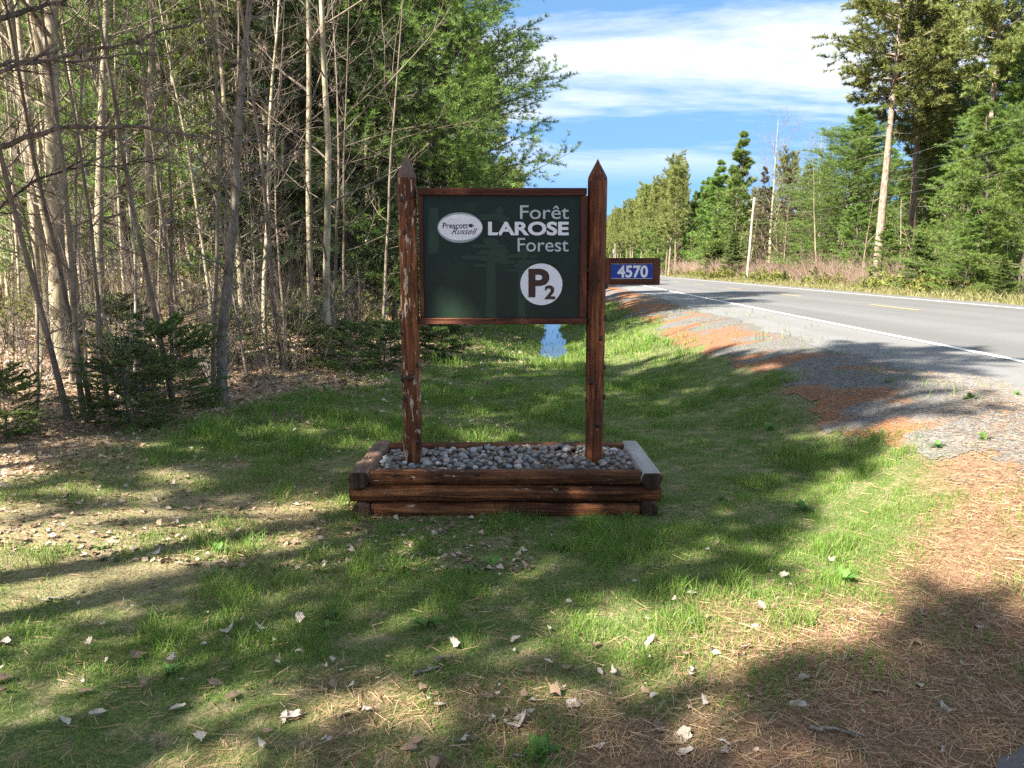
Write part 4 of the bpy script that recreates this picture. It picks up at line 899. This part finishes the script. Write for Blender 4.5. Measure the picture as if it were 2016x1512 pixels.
for q in range(28):
    v = 40 + q * 2.6 + gr_.uniform(-1.5, 1.5); u = gr_.uniform(16.9, 19.0); x, y = uv2xy(u, v)
    P(SH[2 + q % 2], 'red_stemmed_shrub', x, y, gr_.uniform(0, 6.3), gr_.uniform(.6, .95), 'leafless reddish thicket shrub along the far verge', 'shrub', 'reddish shrubs along the far verge')
for q in range(14):
    v = 24 + q * 6 + gr_.uniform(-2, 2); u = gr_.uniform(18.5, 22); x, y = uv2xy(u, v)
    P(BT[int(gr_.integers(0, 3))], 'bare_tree', x, y, gr_.uniform(0, 6.3), gr_.uniform(.6, .85), 'slim leafless tree in the thicket across the road', 'tree', 'slim trees across the road')

for q in range(14):
    v = 30 + q * 5.2 + gr_.uniform(-1.5, 1.5); u = gr_.uniform(16.0, 17.6); x, y = uv2xy(u, v)
    P(LS[2], 'leafing_shrub', x, y, gr_.uniform(0, 6.3), gr_.uniform(.6, 1.0), 'low yellow-green leafing bush on the far road verge', 'shrub', 'leafing bushes on the far verge')
for q, (px, u, a, sc) in enumerate(((1575, 26, 1.0, .95), (1620, 29, 2.0, 1.0), (1690, 27, 3.0, 1.05), (1745, 30, 4.0, 1.0), (1530, 30, 5.0, .8))):
    R_(RPF[1], 'white_pine', px, u, a, 1.25 * sc, ('pine backing the leafless tree across the road', 'pine standing behind the layered white pine', 'pine filling the gap behind the bare pinkish trunk', 'pine far behind the grey-trunked red pine', 'shorter pine behind the brownish spruces')[q], 'pine tree', sz=sc * .85)
# ------------------------------------------------------------------ utility poles and wires
pole_mat = bark('pole_wood', (0.13, 0.11, 0.095), (0.25, 0.225, 0.20), (0.36, 0.335, 0.305), (6, 6, 1))
metal = plain('galvanised_metal', (0.35, 0.36, 0.37), .5, .5)
wire_m = plain('wire', (0.20, 0.20, 0.20), .5, .5)
pole_tops = []
def upole(px, u, h, label, transformer=False):
    x, y = at_u(px, u); z = float(ground_z(x, y))
    e = bpy.data.objects.new('utility_pole', None); COL.objects.link(e); e.location = (x, y, z); e.rotation_euler = (0, .045 if not transformer else 0, 0); tag(e, label, 'utility pole')
    pv, pf = tubes(np.stack([np.zeros(10), np.zeros(10), np.linspace(-.2, h, 10)], -1)[None], np.linspace(.115, .085, 10)[None], 12)
    pv = np.concatenate([pv, [[0, 0, h]]]); cap = np.array([[108 + j, 108 + (j + 1) % 12, 120] for j in range(12)])
    put('shaft', mk('shaft', pv, [pf, cap], pole_mat, None, True), e)
    for dz in (.15, 1.0, 1.75):
        iv, if_ = tubes(np.array([[[-.11, 0, h - dz], [-.2, 0, h - dz], [-.26, 0, h - dz + .02]]]), np.array([[.03, .045, .03]]), 8); put('insulator', mk('insulator', iv, if_, metal), e)
    if transformer:
        tv_, tf_ = tubes(np.array([[[-.3, 0, h - 2.4], [-.3, 0, h - 2.38], [-.3, 0, h - 1.7], [-.3, 0, h - 1.6]]]), np.array([[.05, .22, .22, .1]]), 12); put('transformer', mk('transformer', tv_, tf_, metal), e)
    pole_tops.append((x - .26 + (0 if transformer else h * .045), y, z + h))
upole(1471, 15.6, 6.9, 'pale leaning wooden utility pole at the verge across the road')
upole(1210, 16.0, 7.5, 'distant utility pole carrying a transformer can', True)
pole_tops.sort(key=lambda a: a[1])
nxt = uv2xy(15.5, 4.0)
for q, (d, zn) in enumerate(((.15, 7.0), (1.0, 6.2), (1.75, 5.3))):
    pts_ = [(nxt[0], nxt[1], zn)] + [(a, b_, c_ - d) for a, b_, c_ in pole_tops]
    path = []
    for a, c_ in zip(pts_[:-1], pts_[1:]):
        for k in np.linspace(0, 1, 24, endpoint=False):
            p_ = np.array(a) * (1 - k) + np.array(c_) * k; p_[2] -= .9 * 4 * k * (1 - k) * .5; path.append(p_)
    path.append(np.array(pts_[-1])); path = np.array(path)[None]
    wv_, wf_ = tubes(path, np.full(path.shape[:2], .0045), 4)
    tag(put('power_line', mk('power_line', wv_, wf_, wire_m)), ('topmost', 'middle', 'lowest')[q] + ' overhead wire strung between the roadside poles', 'wire')

# ------------------------------------------------------------------ grass, needles, litter, leaves
def scatter_uv(n, u0, u1, v0, v1, g): 
    u = g.uniform(u0, u1, n); v = g.uniform(v0, v1, n); x, y = uv2xy(u, v); return x, y
def in_planter(x, y): return (x > X0 - .0) & (x < X1_ + .0) & (y > YA - .0) & (y < YB + .0)
def blades(x, y, h, w, g, bend=.5, tint=None):
    n = len(x); z = ground_z(x, y) - .004; az = g.uniform(0, 6.3, n); b_ = bend * (.3 + .9 * g.random(n)) * h
    dx, dy = np.cos(az), np.sin(az); fa = g.uniform(0, 6.3, n); sx_, sy_ = np.cos(fa) * w / 2, np.sin(fa) * w / 2
    p0 = np.stack([x, y, z], -1); mid = p0 + np.stack([dx * b_ * .3, dy * b_ * .3, h * .58], -1); tip = p0 + np.stack([dx * b_, dy * b_, h * (1 - .15 * g.random(n))], -1); sd = np.stack([sx_, sy_, sx_ * 0], -1)
    V = np.stack([p0 - sd, p0 + sd, mid + sd * .8, mid - sd * .8, tip], 1).reshape(-1, 3)
    k = np.arange(n) * 5
    return V, [np.stack([k, k + 1, k + 2, k + 3], -1), np.stack([k + 3, k + 2, k + 4], -1)], np.repeat(tint if tint is not None else g.random(n), 5)
gl = np.random.default_rng(37)
def grass_cover(x, y):
    nd_, lt_, gv_, sk_ = zones(x, y); u, v = xy2uv(x, y)
    patch = fbm(x * 1.6, y * 1.6, 51)
    dry = dry_zone(x, y)
    cov = (1 - .85 * nd_) * (1 - .93 * lt_) * (1 - .97 * gv_) * (.42 + .8 * sst(.34, .52, patch)) * (1 - .33 * dry)
    cov = cov * (1 - .90 * sst(wz + .02, wz - .01, ground_z(x, y)) * (v > 13))
    return np.clip(cov, 0, 1), dry, patch
GVs, GFs, GTs = [], [], []
for n_, v0, v1, u0, u1, hh, ww in ((300000, 1.7, 6.2, -4.8, 4.2, .038, .0034), (170000, 6.2, 12, -6.5, 4.5, .052, .0062), (90000, 12, 30, -6, 5, .08, .012)):
    x, y = scatter_uv(n_, u0, u1, v0, v1, gl); cov, dry, patch = grass_cover(x, y)
    keep = (gl.random(n_) < cov) & ~in_planter(x, y) & (np.abs(x) < .76 * y + .6); x, y, patch, dry = x[keep], y[keep], patch[keep], dry[keep]
    h = hh * (.45 + .9 * gl.random(len(x)) ** 1.4) * (.55 + 1.0 * sst(.4, .66, patch)) * (.7 + 1.1 * sst(.5, .72, vnoise(x * 6, y * 6, 91))); ti = np.clip(.15 + .35 * gl.random(len(x)) + (gl.random(len(x)) < .13 + .15 * dry) * .5, 0, 1)
    V, F, tn = blades(x, y, h, np.full(len(x), ww) * (.7 + .6 * gl.random(len(x))), gl, .7, ti); GVs.append((V, F)); GTs.append(tn)
n_ = 120000; x, y = scatter_uv(n_, -4.8, 4.2, 1.7, 8.0, gl); nd_, lt_, gv_, sk_ = zones(x, y); keep = (gl.random(n_) < (1 - .5 * nd_) * (1 - lt_) * (1 - gv_) * (.35 + .65 * (vnoise(x * 2.3, y * 2.3, 15) > .45))) & ~in_planter(x, y) & (np.abs(x) < .70 * y + .3); x, y = x[keep], y[keep]   # flattened dead grass
V, F, tn = blades(x, y, gl.uniform(.006, .016, len(x)), np.full(len(x), .0028), gl, 4.5, np.clip(.62 + .38 * gl.random(len(x)), 0, 1)); GVs.append((V, F)); GTs.append(tn)
V, F = merge(GVs); o = put('grass', mk('grass', V, F, M['grass'], {'tint': np.concatenate(GTs)})); tag(o, 'short green grass with bare patches around the sign and along the ditch', 'grass', kind='stuff')
# tall dry grass on the far verge
n_ = 28000; x, y = scatter_uv(n_, 14.5, 18.5, 18, 100, gl); V, F, tn = blades(x, y, gl.uniform(.25, .8, n_) * sst(14.2, 16, xy2uv(x, y)[0]) + .12, np.full(n_, .035), gl, .6)
o = put('verge_grass', mk('verge_grass', V, F, M['verge'], {'tint': tn})); tag(o, 'tall yellowish grass along the far verge of the road', 'grass', kind='stuff')
# fallen needles
n_ = 230000; x, y = scatter_uv(n_, -4, 4.5, 1.6, 9.5, gl); nd_, lt_, gv_, sk_ = zones(x, y)
near_base = np.exp(-(((x + 1.25) / .5) ** 2 + ((y - 4.95) / .45) ** 2))
keep = (gl.random(n_) < np.clip(nd_ * .95 + gv_ * sk_ * .9 + .10 + near_base * .7, 0, 1) * np.clip(9 / y ** 1.5, .2, 1)) & ~in_planter(x, y) & (np.abs(x) < .70 * y + .2); x, y = x[keep], y[keep]; n_ = len(x)
a = gl.uniform(0, 6.3, n_); L = gl.uniform(.018, .046, n_); zt_ = gl.normal(0, .10, n_); z = ground_z(x, y) + gl.uniform(.003, .016, n_)
d = np.stack([np.cos(a), np.sin(a), zt_], -1) * L[:, None]; sd = np.stack([-np.sin(a), np.cos(a), gl.normal(0, .5, n_)], -1) * .0010; c_ = np.stack([x, y, z + np.abs(d[:, 2])], -1)
V = np.stack([c_ - d - sd, c_ - d + sd, c_ + d + sd, c_ + d - sd], 1).reshape(-1, 3); o = put('pine_needles', mk('pine_needles', V, np.arange(len(V)).reshape(-1, 4), M['needle_litter'], {'tint': np.repeat(gl.random(n_), 4)}))
tag(o, 'rust brown pine needles carpeting the ground in front of the sign', 'pine needles', kind='stuff')
# leaf litter of the wood floor
def leaf_quads(x, y, s, g, lift=.012):
    n = len(x); z = ground_z(x, y) + g.uniform(.002, lift, n); az = g.uniform(0, 6.3, n); t1, t2 = g.normal(0, .3, n), g.normal(0, .3, n)
    e1 = np.stack([np.cos(az), np.sin(az), t1], -1) * s[:, None]; e2 = np.stack([-np.sin(az), np.cos(az), t2], -1) * (s * g.uniform(.5, .9, n))[:, None]; c = np.stack([x, y, z + .3 * s * (np.abs(t1) + np.abs(t2))], -1)
    up = np.array([0, 0, 1.0]) * (s * g.uniform(-.1, .55, n))[:, None]
    V = np.stack([c - e1, c - e2 * .9 + up, c + e1, c + e2 + up, c + e1 * .2 - e2 * .1], 1).reshape(-1, 3); k = np.arange(n)[:, None] * 5
    F = np.concatenate([k + np.array([[0, 1, 4]]), k + np.array([[1, 2, 4]]), k + np.array([[2, 3, 4]]), k + np.array([[3, 0, 4]])])
    return V, F
n_ = 52000; y = 4 + 26 * gl.random(n_) ** 1.5; x = (gl.uniform(-120, 1050, n_) - 1008) / FPX * y; nd_, lt_, gv_, _ = zones(x, y)
keep = (gl.random(n_) < lt_ * .95 + .20) & ~in_planter(x, y); x, y = x[keep], y[keep]; s = gl.uniform(.011, .027, len(x)) * np.clip(y / 6.5, 1, 2.6)
V, F = leaf_quads(x, y, s, gl); o = put('leaf_litter', mk('leaf_litter', V, F, M['litter'], {'tint': np.repeat(np.clip(gl.random(len(x)) ** 1.3, 0, 1), 5)})); tag(o, 'pale brown leaf litter covering the wood floor', 'leaf litter', kind='stuff')
# single dry leaves lying on the lawn and needles
def dry_leaf(seed, mat):
    g = np.random.default_rng(seed); n = 22; a = np.arange(n) * 2 * math.pi / n; r = (.80 + .07 * np.cos(5 * a + seed) + .10 * np.cos(2 * a + seed * 2)) * (.82 + .3 * g.random(n)); px_, py_ = r * np.cos(a) * g.uniform(.9, 1.3), r * g.uniform(.5, .8) * np.sin(a)
    c1, c2, ph = g.uniform(.25, .9), g.uniform(-.5, .5), g.uniform(0, 3)
    f = lambda X, Y_: c1 * (X * math.cos(ph) + Y_ * math.sin(ph)) ** 2 + c2 * X * Y_ + .12 * np.sin(X * 5 + seed) * np.cos(Y_ * 4)
    V = np.concatenate([np.stack([px_, py_, f(px_, py_)], -1), np.stack([px_ * .5, py_ * .5, f(px_ * .5, py_ * .5)], -1), [[0, 0, 0]]])
    i = np.arange(n); j = (i + 1) % n
    return mk('fallen_leaf', V, [np.stack([i, j, j + n, i + n], -1), np.stack([i + n, j + n, np.full(n, 2 * n)], -1)], mat, None, True)
DL = [dry_leaf(q, M['dry_leaf']) for q in range(8)]; DB = [dry_leaf(q + 20, M['dry_leaf_b']) for q in range(4)]
gd = np.random.default_rng(41); cnt = 0
hot = [(1020 + 280 * gd.standard_normal(), 1400 + 60 * gd.standard_normal()) for _ in range(70)] + [(1340 + 200 * gd.standard_normal(), 1290 + 70 * gd.standard_normal()) for _ in range(60)] + [(1180 + 380 * gd.standard_normal(), 1150 + 60 * gd.standard_normal()) for _ in range(16)] + [(250 + 260 * gd.standard_normal(), 1230 + 160 * gd.standard_normal()) for _ in range(70)] + [(1700 + 150 * gd.standard_normal(), 1250 + 140 * gd.standard_normal()) for _ in range(34)] + [(gd.uniform(0, 1900), gd.uniform(1040, 1500)) for _ in range(30)]
for px, py in hot:
    if not (-20 < px < 2030 and 1015 < py < 1520): continue
    x, y, _ = pix_z(px, py, .0)
    if in_planter(np.array(x), np.array(y)): continue
    pale = gd.random() < .55; me = (DL if pale else DB)[int(gd.integers(0, 8 if pale else 4))]
    nd_ = float(zones(np.array([x]), np.array([y]))[0][0]); sc = (.009 + .026 * gd.random() ** 1.8) * (1.25 if py > 1270 else 1.0)
    where = 'brown pine needles' if nd_ > .5 else 'thin grass before the planter'
    o = put('fallen_leaf', me, None, (x, y, float(ground_z(x, y)) + .008 + (.0 if nd_ > .5 else .012)), (gd.normal(0, .3), gd.normal(0, .3), gd.uniform(0, 6.3)), (sc,) * 3)
    tag(o, f"{'pale grey' if pale else 'brown'} curled dry leaf lying on the {where}", 'leaf', f"{'pale' if pale else 'brown'} leaves on the {where}")
# broad-leaved weeds in the lawn
def weed(seed):
    g = np.random.default_rng(seed); Vs, Fs = [], []
    for q in range(11):
        a = g.uniform(0, 6.3); l = g.uniform(.05, .11); e = g.uniform(.35, 1.1); w = l * .18; d = np.array([math.cos(a) * math.cos(e), math.sin(a) * math.cos(e), math.sin(e)]); sd = np.array([-math.sin(a), math.cos(a), 0]) * w
        m1 = d * l * .55; tip = d * l - np.array([0, 0, l * .2]); Vs.append((np.array([[0, 0, 0], m1 - sd + [0, 0, .005], tip, m1 + sd + [0, 0, .005], m1]), np.array([[0, 1, 4], [1, 2, 4], [2, 3, 4], [3, 0, 4]])))
    V, F = merge(Vs); return mk('leaves', V, F, M['weed'], {'tint': np.repeat(g.random(11), 5)})
WD = [weed(q) for q in range(4)]
for px, py in [(640, 1235), (655, 1210), (970, 1110), (840, 1230), (930, 1120), (1510, 870), (1740, 850), (1300, 1010), (1420, 980), (200, 1100), (480, 1060), (430, 1090), (1900, 900), (1990, 890), (1930, 970), (1840, 960), (1100, 1075), (1580, 1000), (330, 1320), (1060, 1480), (1660, 1140)]:
    x, y, _ = pix_z(px, py, .02); o = put('lawn_weed', WD[int(gd.integers(0, 4))], None, (x, y, float(ground_z(x, y)) - .002), (0, 0, gd.uniform(0, 6)), (gd.uniform(.7, 1.2),) * 3)
    tag(o, 'broad-leaved green weed rosette growing in the short grass', 'weed', 'weeds in the lawn')
# loose gravel on the shoulder
n_ = 22000; u = gl.uniform(2.0, 4.15, n_); v = 4 + 14 * gl.random(n_) ** 1.6; x, y = uv2xy(u, v); gvv = zones(x, y)[2]; keep = (gl.random(n_) < gvv); x, y = x[keep], y[keep]; n_ = len(x)
oc = np.array([[1, 0, 0], [-1, 0, 0], [0, 1, 0], [0, -1, 0], [0, 0, .7], [0, 0, -.7]], float); of = np.array([[0, 2, 4], [2, 1, 4], [1, 3, 4], [3, 0, 4]])
s = gl.uniform(.004, .012, n_); jit = 1 + gl.normal(0, .2, (n_, 6, 3)); V = oc[None] * jit * s[:, None, None] + np.stack([x, y, ground_z(x, y) + .009], -1)[:, None]; F = (of[None] + (np.arange(n_) * 6)[:, None, None]).reshape(-1, 3)
o = put('loose_gravel', mk('loose_gravel', V.reshape(-1, 3), F, stone_mat('gravel_stone', (0.16, 0.15, 0.14)))); tag(o, 'loose grey gravel scattered over the road shoulder', 'gravel', kind='stuff')
# fallen twigs
for q, (a, b_) in enumerate((((60, 880), (170, 850)), ((400, 840), (470, 822)), ((95, 1190), (150, 1175)), ((1625, 1490), (1710, 1495)), ((1600, 1410), (1690, 1422)), ((820, 1310), (870, 1296)))):
    p0, p1 = np.array(pix_z(*a, .05)), np.array(pix_z(*b_, .05)); p0[2] = ground_z(*p0[:2]) + .012; p1[2] = ground_z(*p1[:2]) + .02
    g_ = np.random.default_rng(q); k = np.linspace(0, 1, 9)[:, None]; pa = p0 * (1 - k) + p1 * k + g_.normal(0, .012, (9, 3)) * [1, 1, .3]
    pa[:, 2] = ground_z(pa[:, 0], pa[:, 1]) + .012
    V, F = tubes(pa[None], np.linspace(.007, .003, 9)[None], 6); c_ = pa.mean(0)
    o = put('fallen_twig', mk('fallen_twig', V - c_, F, M['dead_twig'], None, True), None, c_); tag(o, ('pale fallen branch on the wood floor near the stem clump', 'fallen twig at the foot of the bowed tree', 'fallen twig among sparse sunlit grass', 'pale twig lying on brown needles', 'dark twig half sunk in the brown needles', 'short twig in the grass before the planter')[q], 'twig')
